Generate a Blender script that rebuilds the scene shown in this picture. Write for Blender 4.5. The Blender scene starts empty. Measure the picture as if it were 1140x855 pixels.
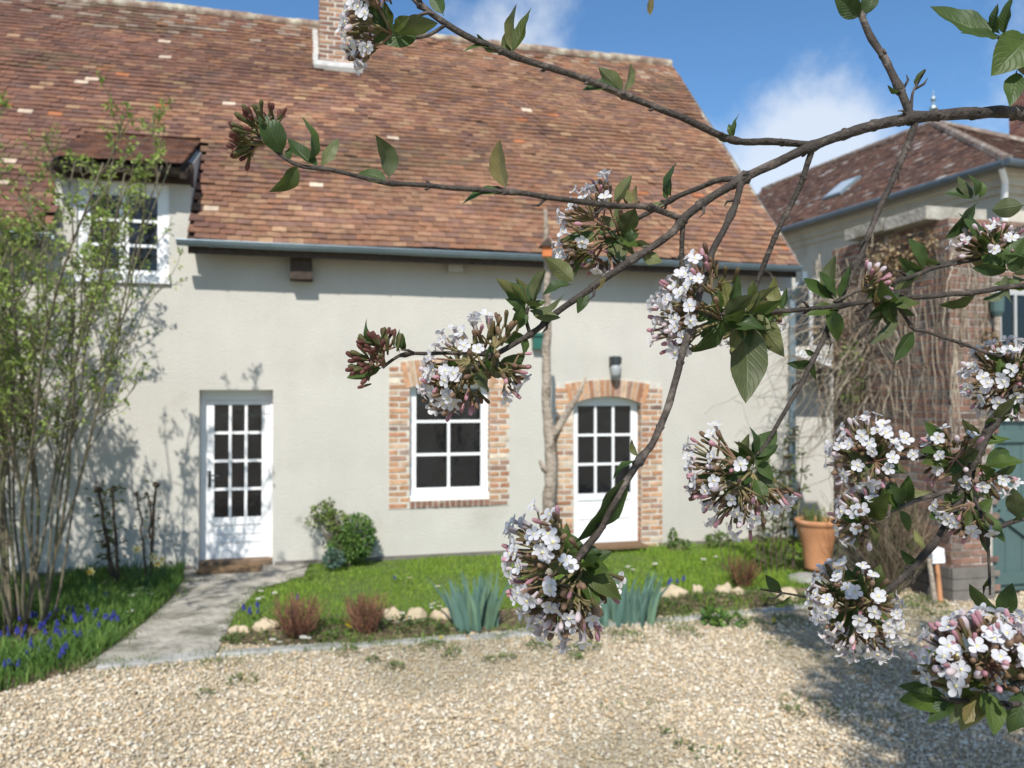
import bpy, math, random
import numpy as np
from mathutils import Vector, Matrix, Quaternion, noise as mnoise

R = math.radians
random.seed(11)
rng = np.random.default_rng(11)
SC = bpy.context.scene
COL = SC.collection

# ------------------------------------------------------------------ camera, sky, sun, exposure
CAMZ = 2.0
F = 886.0                      # focal length in pixels of the 1140 wide photograph
PITCH = 0.0130
cd = bpy.data.cameras.new('camera')
cam = bpy.data.objects.new('camera', cd)
COL.objects.link(cam)
cam.location = (0, 0, CAMZ)
cam.rotation_euler = (math.pi / 2 + PITCH, 0, 0)
cd.sensor_width = 36
cd.lens = 36 * F / 1140
cd.clip_start = 0.02
cd.clip_end = 3000
cd.dof.use_dof = True
cd.dof.focus_distance = 0.60
cd.dof.aperture_fstop = 13
SC.camera = cam

SUN_TRAVEL = Vector((0.10, 1.0, -1.06)).normalized()
w = bpy.data.worlds.new('World')
SC.world = w
w.use_nodes = True
nt = w.node_tree
bg = nt.nodes['Background']
sky = nt.nodes.new('ShaderNodeTexSky')
sky.sky_type = 'NISHITA'
sky.sun_disc = False
sky.sun_elevation = math.asin(-SUN_TRAVEL.z)
sky.sun_rotation = R(185.7)
sky.air_density = 1.0
sky.dust_density = 0.3
sky.ozone_density = 2.5
tc = nt.nodes.new('ShaderNodeTexCoord')


def wn(t, **k):
    n = nt.nodes.new(t)
    for a, b in k.items():
        setattr(n, a, b)
    return n


def wlink(a, b):
    nt.links.new(a, b)


def skydir(px, py):
    rx, ry = (px - 570) / F, (427.5 - py) / F
    return Vector((rx, math.cos(PITCH) - ry * math.sin(PITCH), math.sin(PITCH) + ry * math.cos(PITCH))).normalized()


# soft clouds: world-space noise on the sky direction, gathered round a few banks of the sky
nz = wn('ShaderNodeTexNoise')
nz.inputs['Scale'].default_value = 7.0
nz.inputs['Detail'].default_value = 8
nz.inputs['Roughness'].default_value = 0.58
wlink(tc.outputs['Generated'], nz.inputs['Vector'])
total = None
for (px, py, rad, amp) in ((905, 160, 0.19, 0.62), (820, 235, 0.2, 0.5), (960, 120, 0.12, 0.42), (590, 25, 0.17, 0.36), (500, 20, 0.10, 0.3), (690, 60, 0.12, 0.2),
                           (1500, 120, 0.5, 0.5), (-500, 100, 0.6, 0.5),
                           ((-.3, -1, .75), 0, .75, .55), ((-1, -.2, .8), 0, .6, .5), ((.9, -.5, .7), 0, .7, .55), ((.2, -1, .25), 0, .6, .5), ((0, .1, 1), 0, .35, .4)):  # unseen banks behind and overhead, added to whiten and lift the shade
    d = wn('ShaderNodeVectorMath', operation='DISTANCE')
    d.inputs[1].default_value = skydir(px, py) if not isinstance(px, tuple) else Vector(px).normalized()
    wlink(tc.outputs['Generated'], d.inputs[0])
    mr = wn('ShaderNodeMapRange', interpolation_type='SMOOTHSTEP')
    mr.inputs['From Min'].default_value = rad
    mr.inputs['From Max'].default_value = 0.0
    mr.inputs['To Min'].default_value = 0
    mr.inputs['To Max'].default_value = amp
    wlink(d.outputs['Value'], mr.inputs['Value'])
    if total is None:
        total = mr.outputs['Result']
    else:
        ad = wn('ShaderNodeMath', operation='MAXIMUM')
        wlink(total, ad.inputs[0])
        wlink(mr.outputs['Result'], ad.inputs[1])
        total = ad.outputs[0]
ad = wn('ShaderNodeMath', operation='ADD')
wlink(total, ad.inputs[0])
wlink(nz.outputs['Fac'], ad.inputs[1])
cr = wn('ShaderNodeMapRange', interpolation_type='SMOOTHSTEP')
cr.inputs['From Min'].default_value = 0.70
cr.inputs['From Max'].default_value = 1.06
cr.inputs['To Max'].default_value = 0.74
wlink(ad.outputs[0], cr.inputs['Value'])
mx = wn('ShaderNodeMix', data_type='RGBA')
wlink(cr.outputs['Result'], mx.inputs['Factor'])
gm = wn('ShaderNodeMix', data_type='RGBA', blend_type='MULTIPLY')
gm.inputs['Factor'].default_value = 1
gm.inputs[7].default_value = (0.72, 1.0, 1.18, 1)
wlink(sky.outputs['Color'], gm.inputs[6])
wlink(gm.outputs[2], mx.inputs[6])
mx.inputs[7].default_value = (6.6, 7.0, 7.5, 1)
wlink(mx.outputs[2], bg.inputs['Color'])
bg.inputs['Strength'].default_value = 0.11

sl = bpy.data.lights.new('sun', 'SUN')
sl.energy = 4.4
sl.angle = R(0.6)
sl.color = (1.0, 0.965, 0.915)
sun = bpy.data.objects.new('sun', sl)
COL.objects.link(sun)
sun.location = (-2, -10, 20)
sun.rotation_mode = 'QUATERNION'
sun.rotation_quaternion = SUN_TRAVEL.to_track_quat('-Z', 'Y')

SC.view_settings.view_transform = 'Standard'
SC.view_settings.look = 'None'
SC.view_settings.gamma = 1
SC.view_settings.exposure = 0.30
SC.cycles.use_denoising = True
SC.cycles.max_bounces = 6
SC.cycles.diffuse_bounces = 3
SC.cycles.transparent_max_bounces = 6


# ------------------------------------------------------------------ placing helpers
def at(px, py, d):
    """the point that a pixel of the photograph shows at depth d"""
    v = skydir(px, py)
    v = v * (d / v.y)
    return Vector((v.x, v.y, v.z + CAMZ))


def ground(px, py, z=0.0):
    v = skydir(px, py)
    t = (z - CAMZ) / v.z
    return Vector((v.x * t, v.y * t, z))


HO = Vector((-3.19, 9.18, 0))
TH = R(14.0)
HU = Vector((math.cos(TH), math.sin(TH), 0))
HN = Vector((-math.sin(TH), math.cos(TH), 0))


def hp(px, py, v=0.0):
    """pixel -> (u, v, z) on the plane v behind the farmhouse's front wall, in the house's own frame"""
    d = skydir(px, py)
    o = Vector((0, 0, CAMZ)) - HO
    t = (v - o.dot(HN)) / d.dot(HN)
    p = o + d * t
    return Vector((p.dot(HU), v, p.z))


def hu(px, v=0.0):
    return hp(px, 430, v).x


def hz(px, py, v=0.0):
    return hp(px, py, v).z


def hw(p):
    return HO + HU * p[0] + HN * p[1] + Vector((0, 0, p[2]))


# ------------------------------------------------------------------ mesh helper
class MB:
    def __init__(s):
        s.v, s.f, s.c, s.mi, s.uv = [], [], [], [], None

    def add(s, vs, fs, col=(1, 1, 1), mi=0):
        b = len(s.v)
        s.v.extend([tuple(p) for p in vs])
        s.f.extend([tuple(i + b for i in f) for f in fs])
        s.c.extend([col] * len(vs))
        s.mi.extend([mi] * len(fs))
        return s

    def box(s, p0, p1, col=(1, 1, 1), mi=0, jit=0.0):
        x0, y0, z0 = [min(a, b) for a, b in zip(p0, p1)]
        x1, y1, z1 = [max(a, b) for a, b in zip(p0, p1)]
        vs = [(x0, y0, z0), (x1, y0, z0), (x1, y1, z0), (x0, y1, z0), (x0, y0, z1), (x1, y0, z1), (x1, y1, z1), (x0, y1, z1)]
        if jit:
            vs = [tuple(c + random.uniform(-jit, jit) for c in v) for v in vs]
        return s.add(vs, [(0, 3, 2, 1), (4, 5, 6, 7), (0, 1, 5, 4), (1, 2, 6, 5), (2, 3, 7, 6), (3, 0, 4, 7)], col, mi)

    def obox(s, o, ax, ay, az, col=(1, 1, 1), mi=0):
        """box from corner o along three vectors"""
        o, ax, ay, az = Vector(o), Vector(ax), Vector(ay), Vector(az)
        vs = [o, o + ax, o + ax + ay, o + ay, o + az, o + ax + az, o + ax + ay + az, o + ay + az]
        fs = [(0, 3, 2, 1), (4, 5, 6, 7), (0, 1, 5, 4), (1, 2, 6, 5), (2, 3, 7, 6), (3, 0, 4, 7)]
        if ax.cross(ay).dot(az) < 0:
            fs = [tuple(reversed(f)) for f in fs]
        return s.add(vs, fs, col, mi)

    def prism(s, poly, ext, col=(1, 1, 1), mi=0):
        n = len(poly)
        ext = Vector(ext)
        a = [Vector(p) for p in poly]
        b = [p + ext for p in a]
        nr = Vector((0, 0, 0))
        for i in range(n):
            nr += a[i].cross(a[(i + 1) % n])
        fs = [tuple(range(n)), tuple(range(2 * n - 1, n - 1, -1))] + [(i, i + n, (i + 1) % n + n, (i + 1) % n) for i in range(n)]
        if nr.dot(ext) > 0:
            fs = [tuple(reversed(f)) for f in fs]
        return s.add(a + b, fs, col, mi)

    def tube(s, pts, rad, n=8, col=(1, 1, 1), mi=0, cap=True):
        pts = [Vector(p) for p in pts]
        m = len(pts)
        if not hasattr(rad, '__len__'):
            rad = [rad] * m
        t0 = (pts[1] - pts[0]).normalized()
        up = Vector((0, 0, 1)) if abs(t0.z) < .9 else Vector((1, 0, 0))
        x = t0.cross(up).normalized()
        vs = []
        for i in range(m):
            t = (pts[min(i + 1, m - 1)] - pts[max(i - 1, 0)])
            if t.length < 1e-9:
                t = t0
            t = t.normalized()
            x = (x - t * x.dot(t))
            x = x.normalized() if x.length > 1e-6 else t.orthogonal().normalized()
            y = t.cross(x)
            for k in range(n):
                a = 2 * math.pi * k / n
                vs.append(pts[i] + (x * math.cos(a) + y * math.sin(a)) * rad[i])
        fs = []
        for i in range(m - 1):
            for k in range(n):
                k2 = (k + 1) % n
                fs.append((i * n + k, i * n + k2, (i + 1) * n + k2, (i + 1) * n + k))
        if cap:
            fs.append(tuple(range(n - 1, -1, -1)))
            fs.append(tuple((m - 1) * n + k for k in range(n)))
        return s.add(vs, fs, col, mi)

    def lathe(s, prof, c=(0, 0, 0), n=20, col=(1, 1, 1), mi=0, tilt=None):
        vs, fs = [], []
        c = Vector(c)
        for (r, z) in prof:
            for k in range(n):
                a = 2 * math.pi * k / n
                p = Vector((r * math.cos(a), r * math.sin(a), z))
                if tilt is not None:
                    p = tilt @ p
                vs.append(c + p)
        for i in range(len(prof) - 1):
            for k in range(n):
                k2 = (k + 1) % n
                fs.append((i * n + k, i * n + k2, (i + 1) * n + k2, (i + 1) * n + k))
        fs.append(tuple(range(n - 1, -1, -1)))
        fs.append(tuple((len(prof) - 1) * n + k for k in range(n)))
        return s.add(vs, fs, col, mi)

    def blob(s, c, r, col=(1, 1, 1), mi=0, nu=8, nv=6, rough=0.0, rot=None):
        c = Vector(c)
        vs, fs = [], []
        seed = Vector((random.random() * 50, random.random() * 50, 0))
        for j in range(nv + 1):
            th = math.pi * j / nv
            for k in range(nu):
                a = 2 * math.pi * k / nu
                p = Vector((math.sin(th) * math.cos(a), math.sin(th) * math.sin(a), -math.cos(th)))
                m = 1 + (rough * mnoise.noise(p * 1.6 + seed) if rough else 0)
                p = Vector((p.x * r[0] * m, p.y * r[1] * m, p.z * r[2] * m))
                if rot is not None:
                    p = rot @ p
                vs.append(c + p)
        for j in range(nv):
            for k in range(nu):
                k2 = (k + 1) % nu
                fs.append((j * nu + k, j * nu + k2, (j + 1) * nu + k2, (j + 1) * nu + k))
        return s.add(vs, fs, col, mi)

    def build(s, name, mats, parent=None, local=False, smooth=False, origin=None):
        me = bpy.data.meshes.new(name)
        V = np.array(s.v, dtype=np.float64)
        off = np.zeros(3)
        loc = (0, 0, 0)
        if parent is not None:
            if not local:
                off = np.array(WL[parent.name])
        elif not local:
            if origin is None:
                mn, mxx = V.min(0), V.max(0)
                origin = ((mn[0] + mxx[0]) / 2, (mn[1] + mxx[1]) / 2, mn[2])
            off = np.array(origin)
            loc = tuple(origin)
        me.from_pydata((V - off).tolist(), [], s.f)
        if not isinstance(mats, (list, tuple)):
            mats = [mats]
        for m in mats:
            me.materials.append(m)
        if len(mats) > 1:
            me.polygons.foreach_set('material_index', s.mi)
        at_ = me.color_attributes.new('Col', 'FLOAT_COLOR', 'POINT')
        c4 = np.ones((len(s.v), 4), dtype=np.float32)
        c4[:, :3] = np.array(s.c, dtype=np.float32)
        at_.data.foreach_set('color', c4.ravel())
        if smooth:
            me.polygons.foreach_set('use_smooth', [True] * len(me.polygons))
        me.update()
        o = bpy.data.objects.new(name, me)
        COL.objects.link(o)
        o.location = loc
        if parent is not None:
            o.parent = parent
            WL[o.name] = WL[parent.name]
        else:
            WL[o.name] = tuple(loc)
        return o


WL = {}


def np_mesh(name, V, faces_quads, faces_tris, C, mat, parent=None, smooth=False):
    """big scatter meshes straight from numpy arrays"""
    me = bpy.data.meshes.new(name)
    nq = 0 if faces_quads is None else len(faces_quads)
    ntr = 0 if faces_tris is None else len(faces_tris)
    off = np.zeros(3)
    loc = (0, 0, 0)
    if parent is not None:
        off = np.array(WL[parent.name])
    me.vertices.add(len(V))
    me.vertices.foreach_set('co', (V - off).astype(np.float32).ravel())
    li = []
    if nq:
        li.append(np.asarray(faces_quads).ravel())
    if ntr:
        li.append(np.asarray(faces_tris).ravel())
    li = np.concatenate(li).astype(np.int32)
    me.loops.add(len(li))
    me.loops.foreach_set('vertex_index', li)
    me.polygons.add(nq + ntr)
    ls = np.concatenate([np.arange(nq) * 4, nq * 4 + np.arange(ntr) * 3]).astype(np.int32)
    me.polygons.foreach_set('loop_start', ls)
    me.update(calc_edges=True)
    me.materials.append(mat)
    a = me.color_attributes.new('Col', 'FLOAT_COLOR', 'POINT')
    c4 = np.ones((len(V), 4), dtype=np.float32)
    c4[:, :3] = C
    a.data.foreach_set('color', c4.ravel())
    if smooth:
        me.polygons.foreach_set('use_smooth', np.ones(nq + ntr, dtype=bool))
    o = bpy.data.objects.new(name, me)
    COL.objects.link(o)
    o.location = loc
    if parent is not None:
        o.parent = parent
        WL[o.name] = WL[parent.name]
    else:
        WL[o.name] = tuple(loc)
    return o


def tag(o, label=None, cat=None, group=None, kind=None):
    if label:
        o['label'] = label
    if cat:
        o['category'] = cat
    if group:
        o['group'] = group
    if kind:
        o['kind'] = kind
    return o


def thing(name, label, cat, loc, group=None, rz=0.0):
    o = bpy.data.objects.new(name, None)
    COL.objects.link(o)
    o.empty_display_size = 0.1
    o.location = loc
    o.rotation_euler = (0, 0, rz)
    WL[o.name] = tuple(loc)
    return tag(o, label, cat, group)


def mul(c, lo, hi):
    m = random.uniform(lo, hi)
    return tuple(x * m for x in c)


# ------------------------------------------------------------------ materials
def mat(name, col=(.5, .5, .5), rough=.75, attr=False, var=.25, vscale=6.0, col2=None, c2scale=2.0, c2lo=.5, c2hi=.7, bump=0.0, bscale=60.0,
        spec=.3, metal=0.0, transl=0.0, tcol=None, coord='Object', bdist=.01, coat=0.0, detail=6, streak=0.0):
    m = bpy.data.materials.new(name)
    m.use_nodes = True
    t = m.node_tree
    N, L = t.nodes, t.links
    bs = N['Principled BSDF']
    out = N['Material Output']
    tcn = N.new('ShaderNodeTexCoord')
    if attr:
        a = N.new('ShaderNodeAttribute')
        a.attribute_name = 'Col'
        base = a.outputs['Color']
    else:
        a = N.new('ShaderNodeRGB')
        a.outputs[0].default_value = (*col, 1)
        base = a.outputs[0]
    if col2 is not None:
        n2 = N.new('ShaderNodeTexNoise')
        n2.inputs['Scale'].default_value = c2scale
        n2.inputs['Detail'].default_value = 7
        n2.inputs['Roughness'].default_value = .62
        L.new(tcn.outputs[coord], n2.inputs['Vector'])
        mr = N.new('ShaderNodeMapRange')
        mr.interpolation_type = 'SMOOTHSTEP'
        mr.inputs['From Min'].default_value = c2lo
        mr.inputs['From Max'].default_value = c2hi
        L.new(n2.outputs['Fac'], mr.inputs['Value'])
        mx = N.new('ShaderNodeMix')
        mx.data_type = 'RGBA'
        L.new(mr.outputs['Result'], mx.inputs['Factor'])
        L.new(base, mx.inputs[6])
        mx.inputs[7].default_value = (*col2, 1)
        base = mx.outputs[2]
    if var:
        n1 = N.new('ShaderNodeTexNoise')
        n1.inputs['Scale'].default_value = vscale
        n1.inputs['Detail'].default_value = detail
        n1.inputs['Roughness'].default_value = .6
        L.new(tcn.outputs[coord], n1.inputs['Vector'])
        mr = N.new('ShaderNodeMapRange')
        mr.inputs['From Min'].default_value = .25
        mr.inputs['From Max'].default_value = .75
        mr.inputs['To Min'].default_value = 1 - var
        mr.inputs['To Max'].default_value = 1 + var
        L.new(n1.outputs['Fac'], mr.inputs['Value'])
        vm = N.new('ShaderNodeVectorMath')
        vm.operation = 'SCALE'
        L.new(base, vm.inputs[0])
        L.new(mr.outputs['Result'], vm.inputs['Scale'])
        base = vm.outputs[0]
    if streak:                                             # rain streaks and old washes of render
        mp = N.new('ShaderNodeMapping')
        mp.inputs['Scale'].default_value = (2.6, 2.6, .16)
        L.new(tcn.outputs[coord], mp.inputs['Vector'])
        n3 = N.new('ShaderNodeTexNoise')
        n3.inputs['Scale'].default_value = 2.2
        n3.inputs['Detail'].default_value = 9
        n3.inputs['Roughness'].default_value = .7
        L.new(mp.outputs[0], n3.inputs['Vector'])
        m3 = N.new('ShaderNodeMapRange')
        m3.inputs['From Min'].default_value = .3
        m3.inputs['From Max'].default_value = .62
        m3.inputs['To Min'].default_value = 1 - streak * 1.6
        m3.inputs['To Max'].default_value = 1 + streak * .3
        L.new(n3.outputs['Fac'], m3.inputs['Value'])
        v3 = N.new('ShaderNodeVectorMath')
        v3.operation = 'SCALE'
        L.new(base, v3.inputs[0])
        L.new(m3.outputs['Result'], v3.inputs['Scale'])
        base = v3.outputs[0]
    L.new(base, bs.inputs['Base Color'])
    bs.inputs['Roughness'].default_value = rough
    bs.inputs['Specular IOR Level'].default_value = spec
    bs.inputs['Metallic'].default_value = metal
    if coat:
        bs.inputs['Coat Weight'].default_value = coat
        bs.inputs['Coat Roughness'].default_value = .15
    if bump:
        nb = N.new('ShaderNodeTexNoise')
        nb.inputs['Scale'].default_value = bscale
        nb.inputs['Detail'].default_value = 5
        L.new(tcn.outputs[coord], nb.inputs['Vector'])
        bn = N.new('ShaderNodeBump')
        bn.inputs['Strength'].default_value = bump
        bn.inputs['Distance'].default_value = bdist
        L.new(nb.outputs['Fac'], bn.inputs['Height'])
        L.new(bn.outputs['Normal'], bs.inputs['Normal'])
    if transl:
        tr = N.new('ShaderNodeBsdfTranslucent')
        if tcol is not None:
            tr.inputs['Color'].default_value = (*tcol, 1)
        else:
            L.new(base, tr.inputs['Color'])
        ms = N.new('ShaderNodeMixShader')
        ms.inputs[0].default_value = transl
        L.new(bs.outputs[0], ms.inputs[1])
        L.new(tr.outputs[0], ms.inputs[2])
        L.new(ms.outputs[0], out.inputs['Surface'])
    m['base'] = 1
    return m


def leaf_material(name, top, under, vein, tcol, nv=9.0, transl=.28, rough=.5):
    m = bpy.data.materials.new(name)
    m.use_nodes = True
    t = m.node_tree
    N, L = t.nodes, t.links
    bs, out = N['Principled BSDF'], N['Material Output']
    uv = N.new('ShaderNodeUVMap')
    uv.uv_map = 'UVMap'
    sp = N.new('ShaderNodeSeparateXYZ')
    L.new(uv.outputs[0], sp.inputs[0])

    def mth(op, a, b=None, c=None):
        n = N.new('ShaderNodeMath')
        n.operation = op
        for i, q in enumerate((a, b, c)):
            if q is None:
                continue
            if isinstance(q, (int, float)):
                n.inputs[i].default_value = q
            else:
                L.new(q, n.inputs[i])
        return n.outputs[0]
    au = mth('ABSOLUTE', mth('SUBTRACT', sp.outputs['X'], .5))          # 0 at the midrib, .5 at the edge
    ph = mth('SUBTRACT', mth('MULTIPLY', sp.outputs['Y'], nv), mth('MULTIPLY', au, nv * .62))
    fr = mth('ABSOLUTE', mth('SUBTRACT', mth('FRACT', ph), .5))          # 0 on a side vein
    side = mth('SUBTRACT', 1, mth('MULTIPLY', fr, 7.0))
    side = mth('MAXIMUM', side, 0)
    mid = mth('MAXIMUM', mth('SUBTRACT', 1, mth('MULTIPLY', au, 22)), 0)
    vn = mth('MAXIMUM', mth('MULTIPLY', side, .55), mid)
    tcn = N.new('ShaderNodeTexCoord')
    n1 = N.new('ShaderNodeTexNoise')
    n1.inputs['Scale'].default_value = 90
    L.new(tcn.outputs['Object'], n1.inputs['Vector'])
    oi = N.new('ShaderNodeAttribute')
    oi.attribute_name = 'Col'
    geo = N.new('ShaderNodeNewGeometry')
    mx = N.new('ShaderNodeMix')
    mx.data_type = 'RGBA'
    mx.inputs[6].default_value = (*top, 1)
    mx.inputs[7].default_value = (*under, 1)
    L.new(geo.outputs['Backfacing'], mx.inputs['Factor'])
    mu = N.new('ShaderNodeMix')
    mu.data_type = 'RGBA'
    mu.blend_type = 'MULTIPLY'
    mu.inputs['Factor'].default_value = 1
    L.new(mx.outputs[2], mu.inputs[6])
    L.new(oi.outputs['Color'], mu.inputs[7])
    mv = N.new('ShaderNodeMix')
    mv.data_type = 'RGBA'
    L.new(mth('MULTIPLY', vn, .75), mv.inputs['Factor'])
    L.new(mu.outputs[2], mv.inputs[6])
    mv.inputs[7].default_value = (*vein, 1)
    sc = N.new('ShaderNodeVectorMath')
    sc.operation = 'SCALE'
    L.new(mv.outputs[2], sc.inputs[0])
    L.new(mth('ADD', mth('MULTIPLY', n1.outputs['Fac'], .7), .65), sc.inputs['Scale'])
    L.new(sc.outputs[0], bs.inputs['Base Color'])
    bs.inputs['Roughness'].default_value = rough
    bs.inputs['Specular IOR Level'].default_value = .32
    bp = N.new('ShaderNodeBump')
    bp.inputs['Strength'].default_value = .6
    bp.inputs['Distance'].default_value = .0008
    L.new(mth('SUBTRACT', 1, vn), bp.inputs['Height'])
    L.new(bp.outputs[0], bs.inputs['Normal'])
    tr = N.new('ShaderNodeBsdfTranslucent')
    tr.inputs['Color'].default_value = (*tcol, 1)
    ms = N.new('ShaderNodeMixShader')
    ms.inputs[0].default_value = transl
    L.new(bs.outputs[0], ms.inputs[1])
    L.new(tr.outputs[0], ms.inputs[2])
    L.new(ms.outputs[0], out.inputs['Surface'])
    return m


M = {}
M['stucco'] = mat('stucco', (.525, .50, .44), .9, var=.07, vscale=1.3, bump=.55, bscale=38, bdist=.012, spec=.15, streak=.015, col2=(.475, .448, .385), c2scale=1.1, c2lo=.52, c2hi=.75)
M['plinth'] = mat('plinth', (.175, .158, .138), .9, var=.25, vscale=6, bump=.4, bscale=40, spec=.15)
M['tile'] = mat('roof_tile', attr=True, rough=.88, var=.30, vscale=9, bump=.3, bscale=70, spec=.15, col2=(.06, .05, .045), c2scale=.55, c2lo=.56, c2hi=.95)
M['lichen_tile'] = mat('lichen_tile', attr=True, rough=.9, var=.35, vscale=14, bump=.3, bscale=60, spec=.12, col2=(.36, .33, .28), c2scale=6, c2lo=.56, c2hi=.72)
M['underlay'] = mat('underlay', (.06, .035, .025), .9, var=.2)
M['dark_zinc'] = mat('dark_zinc', (.10, .125, .14), .45, var=.2, vscale=5, metal=.3, spec=.4)
M['ridge'] = mat('ridge_tile', (.22, .15, .11), .92, var=.35, vscale=9, col2=(.42, .38, .29), c2scale=4, c2lo=.42, c2hi=.62, bump=.6, bscale=35)
M['brick'] = mat('brick', attr=True, rough=.9, var=.30, vscale=16, col2=(.46, .38, .30), c2scale=11, c2lo=.56, c2hi=.78, bump=.5, bscale=90, spec=.15, bdist=.006)
M['mortar'] = mat('mortar', (.58, .54, .46), .95, var=.2, vscale=12, bump=.6, bscale=70, spec=.1)
M['white_mortar'] = mat('white_mortar', (.46, .445, .41), .95, var=.25, vscale=8, bump=.6, bscale=50, spec=.1)
M['mortar_old'] = mat('old_mortar', (.44, .40, .35), .95, var=.3, vscale=9, bump=.6, bscale=60, spec=.1)
M['white_paint'] = mat('white_paint', (.83, .83, .82), .38, var=.04, vscale=5, bump=.08, bscale=30, spec=.45)
M['glass'] = mat('window_glass', (.008, .009, .011), .05, var=.5, vscale=3, spec=.55, bump=.25, bscale=3.5, bdist=.02)
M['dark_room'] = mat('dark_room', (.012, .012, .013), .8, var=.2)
M['zinc'] = mat('zinc', (.21, .27, .30), .42, var=.15, vscale=4, metal=.35, spec=.4, bump=.1, bscale=20)
M['dark_wood'] = mat('dark_wood', (.060, .043, .032), .8, var=.35, vscale=14, bump=.5, bscale=40)
M['step_wood'] = mat('step_wood', (.20, .135, .085), .85, var=.35, vscale=9, bump=.5, bscale=50)
M['coir'] = mat('coir', (.22, .145, .085), .98, var=.35, vscale=45, bump=1.0, bscale=220, spec=.05)
M['stone'] = mat('stone', (.42, .37, .29), .92, var=.25, vscale=9, bump=.8, bscale=22, bdist=.02, col2=(.26, .24, .18), c2scale=6)
M['pale_stone'] = mat('pale_stone', (.52, .42, .28), .92, var=.25, vscale=9, bump=.9, bscale=22, bdist=.02, col2=(.34, .26, .17), c2scale=7)
M['kerb'] = mat('kerb_stone', (.34, .33, .30), .95, var=.3, vscale=7, bump=.8, bscale=26, bdist=.015, col2=(.16, .17, .11), c2scale=3.2, c2lo=.5, c2hi=.68)
M['path'] = mat('path_paving', (.37, .34, .285), .95, var=.38, vscale=7, bump=1.0, bscale=24, bdist=.025, col2=(.17, .16, .12), c2scale=2.6, c2lo=.46, c2hi=.68)
M['gravel_sheet'] = mat('gravel_sheet', (.50, .42, .30), .95, var=.35, vscale=70, bump=1, bscale=90, bdist=.02, col2=(.30, .25, .17), c2scale=1.4, c2lo=.5, c2hi=.75, detail=3)
M['pebble'] = mat('pebble', attr=True, rough=.8, var=.2, vscale=40, spec=.25)
M['soil'] = mat('soil', (.12, .085, .05), .97, var=.4, vscale=18, bump=1, bscale=40, bdist=.03, col2=(.26, .2, .12), c2scale=9, c2lo=.5, c2hi=.62)
M['turf'] = mat('turf', (.09, .13, .03), .95, var=.35, vscale=14, bump=.8, bscale=60, bdist=.02)
M['blade'] = mat('grass_blade', attr=True, rough=.6, var=.15, vscale=3, transl=.35, spec=.25)
M['foliage'] = mat('foliage', attr=True, rough=.5, var=.2, vscale=9, transl=.32, spec=.35)
M['bark'] = mat('bark', (.15, .128, .085), .92, var=.4, vscale=16, bump=.9, bscale=60, col2=(.15, .17, .07), c2scale=5, c2lo=.5, c2hi=.68)
M['dead_wood'] = mat('dead_wood', (.36, .30, .235), .9, var=.38, vscale=11, bump=1.0, bscale=26, bdist=.03, col2=(.20, .155, .115), c2scale=6, c2lo=.48, c2hi=.66)
M['dry_stem'] = mat('dry_stem', attr=True, rough=.9, var=.3, vscale=12)
M['rose_stem'] = mat('rose_stem', (.07, .05, .035), .85, var=.35, vscale=22)
M['terracotta'] = mat('terracotta', (.50, .235, .11), .82, var=.15, vscale=7, bump=.25, bscale=50, col2=(.52, .34, .22), c2scale=3.5, c2lo=.55, c2hi=.8)
M['petal'] = mat('petal', attr=True, rough=.55, var=.06, vscale=60, transl=.42, spec=.15)
M['flower_eye'] = mat('flower_eye', (.62, .55, .22), .6, var=.1)
M['vib_bark'] = mat('viburnum_bark', (.048, .038, .030), .78, var=.5, vscale=70, bump=1.0, bscale=300, bdist=.003, spec=.35, col2=(.13, .105, .085), c2scale=40, c2lo=.5, c2hi=.66)
M['vib_stalk'] = mat('viburnum_stalk', (.17, .14, .06), .65, var=.3, vscale=70, spec=.3, col2=(.17, .085, .06), c2scale=30, c2lo=.45, c2hi=.65)
M['vib_leaf'] = leaf_material('viburnum_leaf', (.036, .064, .013), (.108, .115, .048), (.075, .105, .036), (.12, .20, .03), transl=.16)
M['gate_green'] = mat('gate_green', (.075, .125, .118), .5, var=.12, vscale=3, spec=.4, bump=.1, bscale=12)
M['dark_metal'] = mat('dark_metal', (.035, .038, .04), .45, var=.2, spec=.5)
M['lamp_glass'] = mat('lamp_glass', (.36, .38, .38), .12, var=.1, spec=.6)
M['green_plastic'] = mat('green_plastic', (.03, .12, .09), .45, var=.1)
M['cream_wall'] = mat('cream_wall', (.50, .465, .385), .9, var=.1, vscale=2, bump=.3, bscale=25, col2=(.4, .36, .28), c2scale=1.4, c2lo=.5, c2hi=.75)
M['skylight'] = mat('skylight_pane', (.42, .47, .5), .2, var=.1, spec=.6)
M['feeder_orange'] = mat('orange_clay', (.5, .16, .05), .7, var=.2)  # plain orange of the feeder box, no emission
M['grey_white'] = mat('grey_frame_paint', (.42, .42, .41), .5, var=.1)  # even grey, dimmer than the white frames
M['old_ridge'] = mat('old_ridge_tile', (.20, .15, .12), .95, var=.35, vscale=8, col2=(.34, .31, .26), c2scale=5, bump=.5, bscale=30)
M['grey_stone'] = mat('coping_stone', (.36, .335, .285), .95, var=.3, vscale=6, bump=.8, bscale=20, bdist=.02, col2=(.2, .18, .13), c2scale=4)


# ================================================================== the ground
def sheet(name, poly, z, m, kind='structure'):
    mb = MB()
    mb.add([(p[0], p[1], z) for p in poly], [tuple(range(len(poly)))])
    o = mb.build(name, m, origin=(0, 0, 0))
    n = o.data.polygons[0].normal
    if n.z < 0:
        o.data.flip_normals()
    tag(o, kind=kind)
    return o


G = ground
mb = MB()
mb.add([(-400, -300, 0), (400, -300, 0), (400, 600, 0), (-400, 600, 0)], [(0, 1, 2, 3)])
tag(mb.build('ground', M['gravel_sheet'], origin=(0, 0, 0)), kind='structure')

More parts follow.
